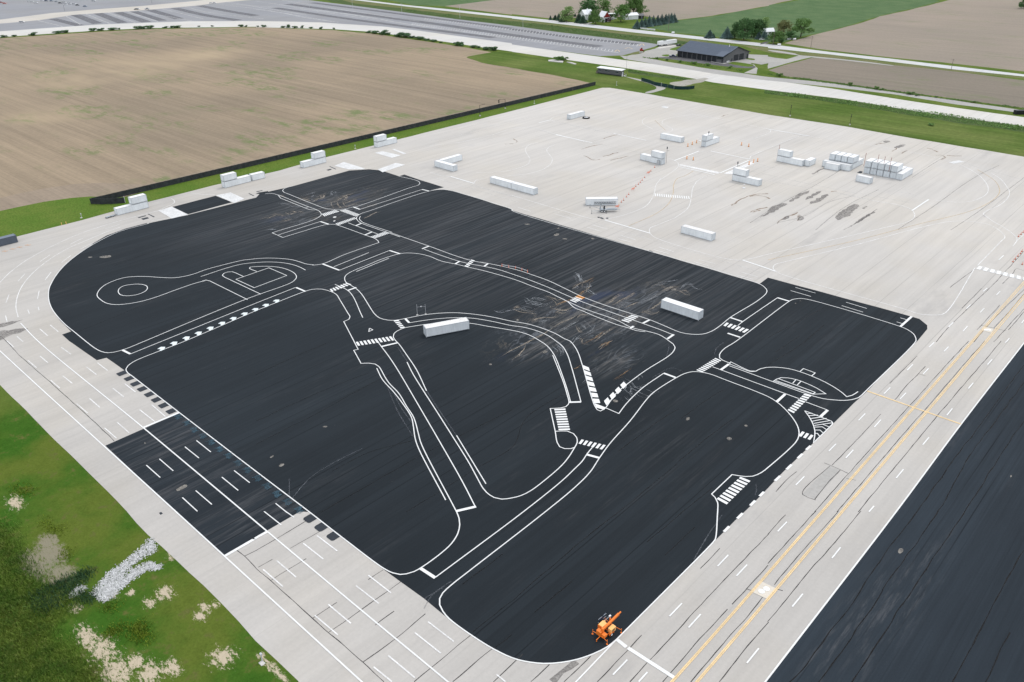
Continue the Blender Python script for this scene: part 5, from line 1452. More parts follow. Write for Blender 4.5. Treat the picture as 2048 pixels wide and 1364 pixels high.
# grey mast trailer: x runs across the view
mt = empty('mast_trailer', G(*K('R4',940,905)), YAW, 'grey trailer with a raised steel mast laid level, in front of a white container', 'trailer')
MB().box((2.0,0,.75), (6.2,1.3,.22)).box((0,0,.9), (2.2,2.0,.15)).box((3.6,-.1,1.05), (3.6,1.0,.55)).build('chassis', M['steel'], mt)
for x in (-.35, .55):
    for y in (-1.05, 1.05): wheel(mt, (x, y, .42), (0,1,0), .42, .28)
for y in (-1.05, 1.05): MB().box((.1,y,.98), (2.1,.34,.07)).box((-1.0,y,.75), (.07,.34,.5)).box((1.2,y,.75), (.07,.34,.5)).build('mudguard', M['steel'], mt)
MB().bar((5.0,.0,.75), (6.6,0,.6), .18).build('drawbar', M['steel'], mt)
MB().bar((-.9,0,.9), (-.75,0,3.5), .42, .55).bar((.5,.1,1.0), (-.6,.1,2.8), .16).build('lift_arm', M['steel'], mt)
mb_ = MB()
Z0 = 3.3; x0, x1 = -3.3, 5.2
for y, z in ((-.35,Z0-.3),(.35,Z0-.3),(-.35,Z0+.35),(.35,Z0+.35)): mb_.bar((x0,y,z), (x1,y*.6,z+.05), .09)
k = 0; x = x0
while x < x1-.4:
    for y in (-.35, .35): mb_.bar((x,y,Z0-.3+(k%2)*.65), (x+.45,y,Z0-.3+((k+1)%2)*.65), .05)
    mb_.bar((x,-.35,Z0+.35), (x+.45,.35,Z0+.35), .04); x += .45; k += 1
mb_.build('lattice_mast', M['steel_dk'], mt)
MB().box((.9,0,Z0), (4.2,.5,.42)).build('mast_section', M['steel'], mt)
MB().box((.55,-.1,1.6), (.5,.5,1.2)).build('winch', M['black'], mt)
for z in (2.45, 3.1, 3.8): MB().box((5.15,-.45,z+.3), (.75,.1,.5)).build('panel', M['whitep'], mt)
for x, y, xx, yy in ((-.8,1.0,-4.3,4.5),(-.8,-1.0,-4.3,-2.2),(1.3,1.0,1.8,5.4),(1.3,-1.0,1.2,-2.0)):
    o = MB().bar((x,y,.75), (xx,yy,.95), .12, .14).build('outrigger', M['steel'], mt); MB().tube((xx,yy,.02), (xx,yy,1.5), .06, n=8).tube((xx,yy,0), (xx,yy,.06), .25, n=10).build('jack', M['steel_dk'], o)
for u, v in ((815,1112),(895,1132),(935,1150),(1098,1142),(930,1245)):
    g = G(*K('R4',u,v)); 
bl = [((805,1112),'leftmost'),((890,1130),'second'),((935,1152),'third'),((1100,1142),'rightmost')]
for (u, v), w_ in bl:
    q = empty('ballast_block', G(*K('R4',u,v)), YAW, '%s dark block lying on the pale square before the mast trailer' % w_, 'block', 'dark blocks before the mast trailer')
    MB().box((0,0,.15), (.75,.45,.3)).build('body', M['steel_dk'], q); MB().bar((-.2,0,.32), (.2,0,.32), .05).build('handle', M['steel'], q)

# orange light-tower trailer: mast runs along +Y (to the upper right in the photo)
ot = empty('light_trailer', G(1212.5,1266.5), R(90), 'orange tower trailer with outriggers on the black asphalt near the bottom', 'trailer', None)   # local +x = along the runway
ot.rotation_euler = (0, 0, R(88)); ot.scale = (.92, .94, .95)
O = lambda *a: a
MB().bar((-1.6,.62,.6), (1.7,.62,.6), .12).bar((-1.6,-.62,.6), (1.7,-.62,.6), .12).bar((-1.6,-.62,.6), (-1.6,.62,.6), .12).bar((1.7,-.62,.6), (1.7,.62,.6), .12).bar((.2,-.62,.6), (.2,.62,.6), .12).build('chassis', M['orange'], ot)
MB().bar((-1.6,0,.6), (-2.7,0,.5), .10).box((-2.6,0,.35), (.12,.12,.5)).build('drawbar', M['orange'], ot)
for s in (-1, 1):
    wheel(ot, (.15, s*.95, .36), (0,1,0), .36, .22); MB().box((.15,s*.95,.80), (.95,.3,.06)).box((-.35,s*.95,.62), (.06,.3,.38)).box((.65,s*.95,.62), (.06,.3,.38)).build('mudguard', M['orange'], ot)
MB().box((.60,-.66,1.05), (1.25,.72,.85)).build('engine_box', M['amber'], ot)
for z in (.95, 1.2): MB().box((.60,-1.03,z), (.7,.02,.14)).build('vent', M['black'], ot)
MB().box((-.15,.78,1.15), (1.3,.95,1.05), 0).build('generator_box', M['orange'], ot); MB().box((-.12,.76,1.71), (1.2,.9,.06)).build('lid', M['amber'], ot)
MB().box((.55,1.0,1.25), (.5,.35,.75)).build('fuel_tank', M['amber'], ot)
MB().box((-1.35,.38,1.0), (.75,.95,.85)).build('control_box', M['orange'], ot); MB().box((-1.2,-.5,.88), (.75,.65,.5)).build('battery_box', M['orange'], ot)
MB().box((-.2,0,.62), (1.5,.9,.04)).build('deck', M['black'], ot)
MB().bar((-1.0,.05,1.60), (3.3,.05,1.95), .34, .34).bar((3.2,.05,1.94), (3.9,.05,2.0), .22, .2).build('mast', M['orange'], ot)
MB().bar((-1.0,.05,.6), (-1.0,.05,1.9), .34, .4).build('mast_foot', M['orange'], ot)
MB().bar((1.2,.35,.6), (1.45,.40,2.15), .2, .26).build('mast_cradle', M['orange'], ot)
MB().tube((.3,.25,1.25), (1.9,.20,1.95), .05, n=8).tube((.7,1.2,1.25), (2.1,1.05,1.55), .05, n=8).build('hydraulic_ram', M['steel'], ot)
MB().box((1.0,1.75,1.45), (2.1,.07,.75), R(6)).build('solar_panel', M['solar'], ot); MB().bar((.0,1.82,1.1), (2.05,1.72,1.1), .05).bar((.0,1.82,1.8), (2.05,1.72,1.8), .05).build('panel_frame', M['steel'], ot)
MB().box((2.2,1.03,1.57), (.42,.26,.2)).build('lamp', M['whitep'], ot)
for x, y, xx, yy in ((1.7,-.62,1.85,-1.75),(1.7,.62,1.85,1.75),(-1.6,-.62,-1.75,-1.55),(-1.6,.62,-1.75,1.55)):
    o = MB().bar((x,y,.62), (xx,yy,.68), .08).build('outrigger', M['orange'], ot); MB().tube((xx,yy,.02), (xx,yy,1.05), .045, n=8).tube((xx,yy,0), (xx,yy,.05), .16, n=10).build('jack', M['orange'], o)

# ------------------------------------------------------------------ vehicles
def car_proto(m, kind='car'):
    rt = empty('parked_car', (0,0,0)); L, W = (4.6, 1.8) if kind == 'car' else (5.6, 2.0)
    if kind == 'car':
        prof = [(-2.3,.35),(-2.3,.8),(-2.1,.95),(-1.3,1.0),(.95,.95),(2.0,.82),(2.3,.65),(2.3,.35)]; cab = [(-1.75,.95),(-1.25,1.42),(.35,1.45),(1.15,.93)]
    elif kind == 'suv':
        prof = [(-2.6,.4),(-2.6,1.0),(-2.45,1.1),(1.2,1.08),(2.5,.98),(2.7,.75),(2.7,.4)]; cab = [(-2.5,1.08),(-2.3,1.75),(.5,1.78),(1.35,1.06)]
    else:
        prof = [(-2.8,.5),(-2.8,1.1),(-.9,1.1),(1.3,1.12),(2.6,1.05),(2.8,.8),(2.8,.5)]; cab = [(-.95,1.1),(-.75,1.8),(.7,1.82),(1.4,1.1)]
    MB().prism(prof, -W/2, W/2, 'y').build('body', m, rt)
    MB().prism([(x, z-.02) for x, z in cab], -W/2+.12, W/2-.12, 'y').build('windows', M['glass'], rt)
    x0, x1 = cab[1][0], cab[2][0]; MB().box(((x0+x1)/2, 0, cab[1][1]+.02), (x1-x0+.1, W-.28, .06)).build('roof', m, rt)
    for x in (-1.4, 1.45):
        for s in (-1, 1): wheel(rt, (x, s*(W/2-.1), .33), (0,1,0), .33, .22, 'steel')
    for s in (-1, 1): MB().box((prof[-1][0]+.01, s*.6, .68), (.06,.35,.14)).build('headlight', M['whitep'], rt)
    return rt
CARS = {}
def car(px_, py_, col_, label, kind='car', rz=None):
    k = (col_, kind)
    if k not in CARS: CARS[k] = car_proto(M[col_], kind); o = CARS[k]
    else: o = copy_tree(CARS[k])
    p = G(px_, py_); o.location = (p.x, p.y, .015); o.rotation_euler = (0, 0, YAW+(rnd.uniform(-.25,.25) if rz is None else rz)); tag(o, label, 'car', 'cars in the far lots')
for a in ((2.3,5.5,'car red','dark red car cut by the top-left corner'),(9.4,7.5,'car orange red','orange-red car in the top-left corner'),(58,3.6,'car white','white car at left of a pair by the green strip'),(64,4,'car white','white car at right of a pair by the green strip'),(72.4,6.6,'car white','single white car just in front of the pair by the green strip'),
          (84,2,'car white','white car left of the navy one at the top edge'),(92.6,2.5,'car navy','navy car at the top edge'),(103,2.6,'car steel blue','steel blue car right of the navy one at the top edge'),(113,4,'car silver','silver car behind the dark one in the far row'),(120.5,6.8,'car black','small black car half hidden left of the white group'),
          (128.7,6,'car white','white van at the rear of the white group','suv'),(131.7,9.6,'car white','white car at the front left of the white group'),(139,8.2,'car white','white van in the middle of the white group','suv'),(148.3,9.3,'car white','white car at the right of the white group','suv'),(155,11,'car black','black car right of the white group'),
          (170.3,13.5,'car steel blue','steel blue car standing apart, lowest of the row'),(187.7,3,'car white','white van alone right of the row at the top edge','suv'),(44,45.5,'car white','white van alone on the sandy lot at the left','suv'),(272.5,19.5,'car black','black car with white neighbour at the lot corner'),(276,18.8,'car white','white car beside the black one at the lot corner'),
          (294.4,19,'car silver','low grey flatbed right of the lot corner pair','pickup'),(422,7,'car white','left white car on the road above the long lot'),(429,6.8,'car white','right white car on the road above the long lot')):
    car(a[0], a[1], a[2], a[3], a[4] if len(a) > 4 else 'car', -.05 if a[1] < 16 else None)
car(1345.5, 114, 'car navy', 'dark blue pickup parked at the left end of the black barn', 'pickup', -.05)
car(1357.4, 92, 'car black', 'small black vehicle behind the black barn near the white trailers', 'car', .6)
car(1228,38.5,'car white','white car in the farmyard between purple bush and round tree','suv',.1); car(1222.5,40,'car silver','silver car in the farmyard beside the purple bush','car',.1)
car(1524,80,'car white','white car under the farmstead trees on the right','car',.05); car(1580,79.5,'car white','white car at the edge of the bare field','car',.4)
def semi(a, b, L, label, rz):
    rt = empty('semi_trailer', G(a, b), rz, label, 'trailer', 'white trailers behind the barn')
    MB().box((0,0,2.55), (L,2.5,2.75)).build('body', M['whitep'], rt); MB().box((0,0,1.1), (L*.95,1.0,.2)).build('chassis', M['steel_dk'], rt)
    for x in (-L*.38, -L*.28):
        for s in (-1, 1): wheel(rt, (x, s*1.0, .5), (0,1,0), .5, .45, 'steel')
    for s in (-1, 1): MB().bar((L*.3,s*.8,0), (L*.3,s*.8,1.1), .12).build('landing_leg', M['steel_dk'], rt)
    MB().box((-L/2-.02,0,2.5), (.04,2.3,2.5)).build('rear_door', M['whitep'], rt)
semi(1324.5,91.8,8.5,'shorter white box trailer left of two behind the parking lot',YAW+R(28)); semi(1338.5,90,14,'longer white box trailer right of two behind the parking lot',YAW+R(32))
rl_ = empty('skid_loader', G(1283,102), YAW, 'small red loader parked on the grass beside the lot', 'loader')
MB().prism([(-1.3,.5),(-1.3,1.6),(-.4,1.7),(1.2,1.1),(1.2,.5)], -.85, .85, 'y').build('body', M['red'], rl_); MB().box((.0,0,1.9), (1.1,1.2,.9)).build('cab', M['glass'], rl_); MB().box((0,0,2.4), (1.2,1.3,.1)).build('cab_roof', M['red'], rl_)
for s in (-1, 1): MB().bar((-1.1,s*.95,1.7), (1.6,s*.95,.7), .16).build('lift_arm', M['red'], rl_)
MB().prism([(1.6,.15),(1.7,.8),(2.3,.1)], -.95, .95, 'y').build('bucket', M['steel_dk'], rl_)
for x in (-.75, .75):
    for s in (-1, 1): wheel(rl_, (x, s*.95, .45), (0,1,0), .45, .35, 'red')
cb = empty('concrete_block', G(1282,105.8), YAW, 'white concrete block in front of the red loader', 'block'); MB().box((0,0,.5), (2.6,1.1,1.0)).build('body', M['conc_obj'], cb); MB().bar((-.4,0,1.03), (.4,0,1.03), .08).build('lifting_eye', M['steel_dk'], cb)

# ------------------------------------------------------------------ the black barn
ba, bb, bc = G(1354.4,113).xy, G(1446.2,126.4).xy, G(1485.8,115).xy
bd = (bb-ba).normalized(); bn = Vector((-bd.y, bd.x)); BL = (bb-ba).length; BW = (bc-bb).length
ang = math.atan2(bd.y, bd.x); brt = empty('barn', (ba.x, ba.y, 0), ang, 'long black barn with slate blue roof and dark bay doors', 'barn')
EH, RH = 4.6, 9.6
MB().box((BL/2,BW-.1,EH/2), (BL,.2,EH)).box((BL/2,.1,EH-.35), (BL,.2,.7)).build('wall', M['barn_wall'], brt)
for xx in (0.1, BL-.1):
    g_ = MB().prism([(0,0),(BW,0),(BW,EH),(BW*.5,RH-.15),(0,EH)], xx-.1, xx+.1, 'x').build('gable_wall', M['barn_wall'], brt)
MB().box((BL/2,3.0,EH/2), (BL-.4,.15,EH-.1)).build('inner_wall', M['barn_dark'], brt)
nb = 8; wbay = (BL-6.0)/nb
for i in range(nb):
    x = .25+wbay*i
    MB().box((x,.1,EH/2-.35), (.45,.42,EH-.7)).build('pillar', M['barn_wall'], brt)
    d = MB()
    for z in range(5): d.box((x+wbay/2,.32,.4+z*.72), (wbay-.5,.08,.70))
    d.build('bay_door', M['barn_door'], brt)
MB().box((.25+wbay*nb,.1,EH/2-.35), (.45,.42,EH-.7)).build('pillar', M['barn_wall'], brt)
MB().box((BL-2.9,.1,1.3), (5.5,.22,2.6)).build('office_wall', M['barn_wall'], brt); MB().box((BL-2.9,.15,3.3), (5.3,.1,1.3)).build('window_band', M['glass'], brt)
MB().box((BL-1.0,.02,1.1), (1.0,.1,2.1)).build('door', M['barn_door'], brt)
MB().box((BL-2.9,-.3,2.75), (5.9,1.2,.18)).build('canopy', M['barn_dark'], brt)
def slab(y0, z0, y1, z1, xa, xb, th): return MB().prism([(y0,z0),(y1,z1),(y1,z1+th),(y0,z0+th)], xa, xb, 'x')
rf = slab(-1.0, EH-.35, BW*.5, RH, -.9, BL+.9, .16).prism([(BW*.5+.01,RH),(BW+.8,EH-.25),(BW+.8,EH-.09),(BW*.5+.01,RH+.16)], -.9, BL+.9, 'x').build('roof', M['barn_roof'], brt)
rb_ = MB(); 
for i in range(int(BL/.9)):
    x = .3+i*.9; rb_.bar((x,-1.0,EH-.15), (x,BW*.5,RH+.20), .05, .05).bar((x,BW*.5,RH+.20), (x,BW+.8,EH-.05), .05, .05)
rb_.build('roof_rib', M['barn_roof'], rf)
MB().bar((-.95,-1.02,EH-.3), (-.95,BW*.5,RH+.02), .12, .4).bar((BL+.95,-1.02,EH-.3), (BL+.95,BW*.5,RH+.02), .12, .4).bar((-.95,BW*.5,RH+.02), (-.95,BW+.8,EH-.2), .12, .4).bar((BL+.95,BW*.5,RH+.02), (BL+.95,BW+.8,EH-.2), .12, .4).build('barge_board', M['barn_dark'], brt)
MB().box((BL/2,-1.02,EH-.3), (BL+1.8,.14,.26)).build('gutter', M['barn_dark'], brt)
slab(-2.3, EH+.0, 6.0, EH+2.4, BL-6.0, BL+1.0, .2).build('porch_roof', M['barn_roof'], brt)
MB().tube((BL*.86,BW*.45,RH-.6), (BL*.86,BW*.45,RH+.9), .25, n=10).build('vent_pipe', M['whitep'], brt)
for y0, y1, h in ((BW*.40,BW*.58,4.3),(BW*.62,BW*.80,4.3)):
    d = MB()
    for z in range(5): d.box((BL+.03,(y0+y1)/2,.45+z*.85), (.08,y1-y0,.82))
    d.build('gable_door', M['barn_door'], brt)
MB().box((BL+.03,BW*.95,1.6), (.08,1.8,3.2)).build('door', M['barn_door'], brt); MB().box((BL+.03,BW*.33,1.1), (.08,1.2,2.2)).build('door', M['barn_door'], brt)
for y in (4.2, 5.8): MB().box((BL+.45,y,.6), (.7,1.0,1.1)).build('condenser', M['whitep'], brt)

# ------------------------------------------------------------------ the small grey cabin
ca, cb_ = G(*K('Q4',212,525)).xy, G(*K('Q4',610,578)).xy
cdv = (cb_-ca).normalized(); CL = (cb_-ca).length; crt = empty('cabin', (ca.x, ca.y, 0), math.atan2(cdv.y, cdv.x), 'small dark grey cabin with a flat white roof in the mown grass', 'cabin')
CW, CH = 3.8, 3.6
MB().box((CL/2,CW/2,CH/2+.25), (CL,CW,CH-.5)).build('wall', M['barn_wall'], crt)
for y in (.06,): 
    sd_ = MB()
    for i in range(int(CL/.45)): sd_.box((.2+i*.45,-.012,CH/2+.2), (.05,.024,CH-.6))
    sd_.build('siding_batten', M['barn_wall'], crt)
MB().prism([(-.5,CH-.05),(CW+.5,CH+.35),(CW+.5,CH+.60),(-.5,CH+.2)], -.5, CL+.9, 'x').build('roof', M['house_roof'], crt)
MB().box((CL/2,CW/2,.18), (CL-.2,CW-.2,.3)).build('skirt', M['barn_dark'], crt)
for x, w in ((1.3,.8),(2.4,1.0),(6.6,.8),(7.7,1.4),(9.2,.8),(CL-4.0,.6),(CL-2.8,1.4)):
    if x < CL-.6:
        f_ = MB().box((x,-.03,2.35), (w,.06,.95)).build('window', M['glass'], crt); MB().box((x,-.045,2.87), (w+.16,.05,.09)).box((x,-.045,1.83), (w+.16,.07,.09)).build('frame', M['galv'], f_)
MB().box((CL+.03,CW*.55,1.6), (.07,1.0,2.1)).build('door', M['house_white'], crt)
MB().box((CL+.8,CW*.5,.55), (1.5,2.2,.12)).build('landing', M['wood'], crt)
st_ = MB()
for i in range(3): st_.box((CL+1.7+i*.3,CW*.5,.42-i*.16), (.3,1.6,.08))
st_.build('steps', M['whitep'], crt)
rl2 = MB()
for y in (-.55, 2.65): rl2.bar((CL+.1,CW*.5-1.1 if y < 0 else CW*.5+1.1,1.5), (CL+2.4,CW*.5-1.1 if y < 0 else CW*.5+1.1,.9), .07).bar((CL+2.4,CW*.5-1.1 if y < 0 else CW*.5+1.1,0), (CL+2.4,CW*.5-1.1 if y < 0 else CW*.5+1.1,.95), .08)
rl2.build('handrail', M['whitep'], crt)
MB().box((CL+1.2,.2,.5), (.9,.5,.9)).build('condenser', M['whitep'], crt)
MB().box((-.75,1.2,.5), (1.4,1.8,1.0)).box((-1.1,1.2,1.1), (.1,1.8,1.3)).build('side_porch', M['wood'], crt)
gb_ = empty('dumpster', G(*K('A3',2015,910)), YAW, 'black ribbed dumpster by the far road, cut by the right edge', 'dumpster')
MB().box((0,0,1.1), (7.0,2.4,2.0)).build('body', M['black'], gb_); rr = MB()
for i in range(9): rr.box((-3.2+i*.8,-1.25,1.1), (.14,.12,2.0))
rr.build('rib', M['black'], gb_)
MB().box((0,-1.24,2.1), (7.1,.2,.12)).build('rim', M['steel_dk'], gb_)

# ------------------------------------------------------------------ farm houses
def house(name, px_, py_, rz, L, W, eh, rh, wall, roof, label, cat='house', gable=None, extra=None):
    rt = empty(name, G(px_, py_), rz, label, cat)
    MB().box((0,0,eh/2), (L-.1,W-.1,eh)).build('wall', M[wall], rt)
    for s in (-1, 1): MB().prism([(-W/2,eh),(W/2,eh),(0,rh)], s*(L/2-.1)-.06, s*(L/2-.1)+.06, 'x').build('gable', M[gable or wall], rt)
    MB().prism([(-W/2-.4,eh-.25),(0,rh+.02),(0,rh+.2),(-W/2-.4,eh-.05)], -L/2-.4, L/2+.4, 'x').prism([(W/2+.4,eh-.25),(W/2+.4,eh-.05),(.001,rh+.2),(.001,rh+.02)], -L/2-.4, L/2+.4, 'x').build('roof', M[roof], rt)
    return rt
h = house('farmhouse', 1172, 39, YAW+R(35), 11, 8, 5.4, 9.2, 'house_white', 'house_roof', 'white farmhouse with cross gables among the left farm trees')
MB().prism([(-3.2,5.2),(3.2,5.2),(0,8.6)], -6.5, 0, 'y').build('cross_gable', M['house_white'], h); MB().prism([(-3.6,5.1),(0,8.75),(3.6,5.1),(3.6,5.3),(0,8.98),(-3.6,5.3)], -6.8, 0, 'y').build('cross_roof', M['house_roof'], h)
MB().box((0,-5.2,2.6), (5.8,2.6,5.2)).build('wing', M['house_white'], h); MB().box((1.5,.3,9.6), (.8,.8,1.6)).build('chimney', M['house_white'], h)
for x, y, rz_ in ((-1.5,-6.53,0),(1.5,-6.53,0),(-1.5,-6.54,3),(1.5,-6.54,3)):
    MB().box((x,y,1.6+rz_*.85), (1.0,.06,1.5)).build('window', M['glass'], h)
for y in (-2, 2):
    for z in (1.7, 4.2): MB().box((-5.46,y,z), (.06,1.0,1.5)).build('window', M['glass'], h)
h = house('red_barn', 1208, 43.2, YAW+R(-62), 9, 8, 4.4, 9.4, 'house_white', 'house_roof', 'small barn with red gable, white base and pale roof', 'barn', 'barn_red')
for s in (-1, 1): MB().box((s*4.47,0,5.1), (.1,7.3,1.4)).build('gable_band', M['barn_red'], h); MB().box((s*4.48,-.6,1.7), (.1,2.6,3.4)).build('door', M['barn_dark'], h)
h = house('garage', 1260, 38, YAW+R(18), 14, 9, 3.9, 5.8, 'house_white', 'house_roof', 'long white garage behind the round farm tree', 'garage')
MB().box((2,-4.5,1.5), (4.5,.1,2.9)).build('garage_door', M['house_roof'], h); MB().box((-4,-4.5,1.1), (1,.1,2.1)).build('door', M['galv'], h)
h = house('shed', 1274, 36.8, YAW+R(5), 12, 7, 3.0, 4.4, 'barn_dark', 'barn_wall', 'low dark open shed right of the white garage', 'shed')
for x in (-4, 0, 4): MB().box((x,-3.6,1.5), (.3,.3,3.0)).build('post', M['galv'], h)
cp = empty('carport', G(1226,34), YAW+R(4), 'white flat roofed carport behind the round farm tree', 'carport')
MB().box((0,0,3.4), (11,7,.35)).build('roof', M['house_roof'], cp); MB().box((0,3.2,1.6), (10.6,.2,3.2)).build('wall', M['barn_dark'], cp)
for x in (-5, 0, 5): MB().box((x,-3.2,1.6), (.25,.25,3.2)).build('post', M['house_white'], cp)
h = house('farmhouse', 1535, 70, YAW+R(12), 9, 6, 3.2, 5.6, 'house_white', 'house_roof', 'white house mostly hidden by the farmstead trees on the right')
for x in (-2.8, 0, 2.8): MB().box((x,-3.02,1.7), (1.2,.08,1.5)).build('window', M['glass'], h)
for i in range(11):
    a, b = 1281.5+i*2.75, 57.9+i*.29
    q = empty('white_box', G(a, b), YAW, 'small white box in the row along the field edge beside the spruces', 'box', 'white boxes in a row')
    MB().box((0,0,.55), (1.0,.8,1.1)).build('body', M['whitep'], q); MB().box((0,0,1.14), (1.1,.9,.1)).build('lid', M['whitep'], q)
for a, b, lb in ((1558,91.2,'white block by the county road beside the thick utility pole'),(1346,67,'small white block by the county road below the spruce row'),(1588.5,80,'white upright tank at the edge of the bare field')):
    q = empty('white_tank', G(a, b), YAW, lb, 'tank'); MB().tube((-1.2,0,.8), (1.2,0,.8), .75, n=14).build('shell', M['whitep'], q)
    for s in (-.8, .8): MB().box((s,0,.2), (.2,1.0,.4)).build('saddle', M['steel_dk'], q)
for spec, lb in (('A2: 290,482 330,478 410,490 405,502 290,490','longer pale concrete slab in the grass below the road bush'),('A2: 435,497 470,500 515,512 500,516','shorter pale concrete slab in the grass below the road bush')):
    w = [p.xy for p in pts(spec)]; mb = MB(); n = len(w)
    mb.face([(p.x,p.y,.45) for p in w][::-1]); 
    for i in range(n): mb.face([(w[i].x,w[i].y,0),(w[(i+1)%n].x,w[(i+1)%n].y,0),(w[(i+1)%n].x,w[(i+1)%n].y,.45),(w[i].x,w[i].y,.45)])
    tag(mb.build('concrete_slab', M['conc_obj']), lb, 'slab')

# ------------------------------------------------------------------ trees
def leafcard(mb, c, s, r_):
    n = Vector((r_.gauss(0,1), r_.gauss(0,1), r_.gauss(.5,.8))).normalized(); t = n.orthogonal().normalized(); t.rotate(Matrix.Rotation(r_.uniform(0,6.28), 3, n)); u = n.cross(t)
    a, b = s*r_.uniform(.6,1), s*r_.uniform(.35,.7)
    mb.face([c-t*a*.5, c+u*b*.5, c+t*a*.5, c-u*b*.5])
def broadleaf(seed, leaf, cards=1700, clumps=26, w=1.0, gap=.25, trunk=.22):
    """unit tree: 1 high, about w wide; tapered trunk with limbs and a crown of leaf clumps"""
    r_ = random.Random(seed); rt = empty('tree', (0,0,0)); cl = []; tk = MB()
    hb = .12+.1*r_.random()
    for i in range(clumps):
        z = r_.uniform(.16+gap*.3, .93); prof = math.sin(min(1, (z-.12)/.9)**.75*math.pi)**.6
        a = r_.uniform(0, 6.283); rad = w*.43*prof*math.sqrt(r_.uniform(.15,1))
        cl.append((Vector((rad*math.cos(a), rad*math.sin(a), z)), r_.uniform(.13,.21)*(.6+.5*w)))
    cl.append((Vector((0,0,.62)), .2))
    tk.tube((0,0,0), (.01,.0,.42), .030*trunk/.22, .018*trunk/.22, n=8).tube((.01,0,.42), (.0,.02,.8), .018*trunk/.22, .006, n=6)
    for c, s in cl[::2]: tk.tube((.005,0,max(hb,c.z*.5)), c, .011, .003, n=5, cap=False)
    crown = MB(); per = int(cards*1.5)//len(cl)
    for c, s in cl:
        for k in range(per):
            d = Vector((r_.gauss(0,1), r_.gauss(0,1), r_.gauss(0,1))).normalized(); q = c+Vector((d.x, d.y, d.z*.75))*s*(r_.uniform(.35,1)**.5)*r_.uniform(.8,1.15)
            leafcard(crown, q, .070*r_.uniform(.7,1.5), r_)
    link('crown', crown.mesh('crown'), M[leaf], rt); tk.build('trunk', M['bark'], rt); return rt
def spruce(seed, leaf, tiers=17, w=.42):
    r_ = random.Random(seed); rt = empty('spruce', (0,0,0)); cr = MB(); MB().tube((0,0,0), (0,0,.96), .022, .003, n=7).build('trunk', M['bark'], rt)
    for i in range(tiers):
        z = .05+.93*i/(tiers-1); rad = w*(1-z)**.85*r_.uniform(.85,1.1)+.012; nb_ = max(5, int(17*(1-z)+5))
        for k in range(nb_):
            a = 6.283*(k+r_.random())/nb_; L = rad*r_.uniform(.75,1.12); d = Vector((math.cos(a), math.sin(a), 0)); u = Vector((-d.y, d.x, 0))
            for j in range(3):
                f0, f1 = j/3, (j+1)/3+.08; wd__ = .075*(1.1-f0)*(.5+rad/w); dz0, dz1 = -.10*L/w*f0**1.5, -.10*L/w*f1**1.5+.012*r_.random()
                p0, p1 = d*L*f0+Vector((0,0,z+dz0)), d*L*f1+Vector((0,0,z+dz1)); tw = u*wd__+Vector((0,0,r_.uniform(-.02,.02)))
                cr.face([p0-tw*.8, p0+tw*.8, p1+tw*.45, p1-tw*.45]); cr.face([p0+Vector((0,0,.02)), p1+Vector((0,0,.018)), p1-Vector((0,0,.022)), p0-Vector((0,0,.03))])
    link('crown', cr.mesh('crown'), M[leaf], rt); return rt
def bush(seed, leaf, cards=700):
    r_ = random.Random(seed); rt = empty('shrub', (0,0,0)); cr = MB(); st = MB()
    cl = [(Vector((r_.uniform(-.35,.35), r_.uniform(-.35,.35), r_.uniform(.25,.72))), r_.uniform(.18,.30)) for _ in range(9)]
    for c, s in cl:
        st.tube((c.x*.2, c.y*.2, 0), c, .025, .008, n=5)
        for k in range(cards//9):
            d = Vector((r_.gauss(0,1), r_.gauss(0,1), r_.gauss(0,1))).normalized(); leafcard(cr, c+d*s*r_.uniform(.4,1.1), .19*r_.uniform(.6,1.3), r_)
    link('foliage', cr.mesh('foliage'), M[leaf], rt); st.build('stem', M['bark'], rt); return rt
TP = {'mid': broadleaf(1,'leaf_mid',2000,30,1.0), 'round': broadleaf(2,'leaf_mid',2200,32,.95,.1), 'dark': broadleaf(3,'leaf_dark',2200,32,1.05,.1), 'light': broadleaf(4,'leaf_light',2000,28,.9,.0), 'loose': broadleaf(5,'leaf_mid',1500,22,1.1,.5), 'olive': broadleaf(6,'leaf_olive',1500,24,1.0,.3), 'purple': broadleaf(7,'leaf_purple',900,16,.9,.1),
      'blue': spruce(11,'needle_blue'), 'blue2': spruce(12,'needle_blue',15,.46), 'dk': spruce(13,'needle_dark',16,.48), 'b1': bush(21,'shrub'), 'b2': bush(22,'shrub'), 'b3': bush(23,'leaf_mid')}
CATN = {'blue':'spruce','blue2':'spruce','dk':'spruce','b1':'shrub','b2':'shrub','b3':'shrub'}
def tree(kind, a, b, hpx, wpx, label, group=None):
    pr = TP[kind]; o = copy_tree(pr) if pr.name in USED else pr; USED.add(pr.name)
    g = G(a, b); h = HGT(a, b, b-hpx)*1.0; w = wpx/PPM(a, b)
    base = {'blue':.64,'blue2':.68,'dk':.74}.get(kind, .95)
    o.location = (g.x, g.y, 0); o.rotation_euler = (0, 0, rnd.uniform(0, 6.28)); k = w*1.1/base
    o.scale = (k, k, h); return tag(o, label, CATN.get(kind, 'tree'), group)
FT = 'trees around the left farm'; FR = 'trees around the right farm'
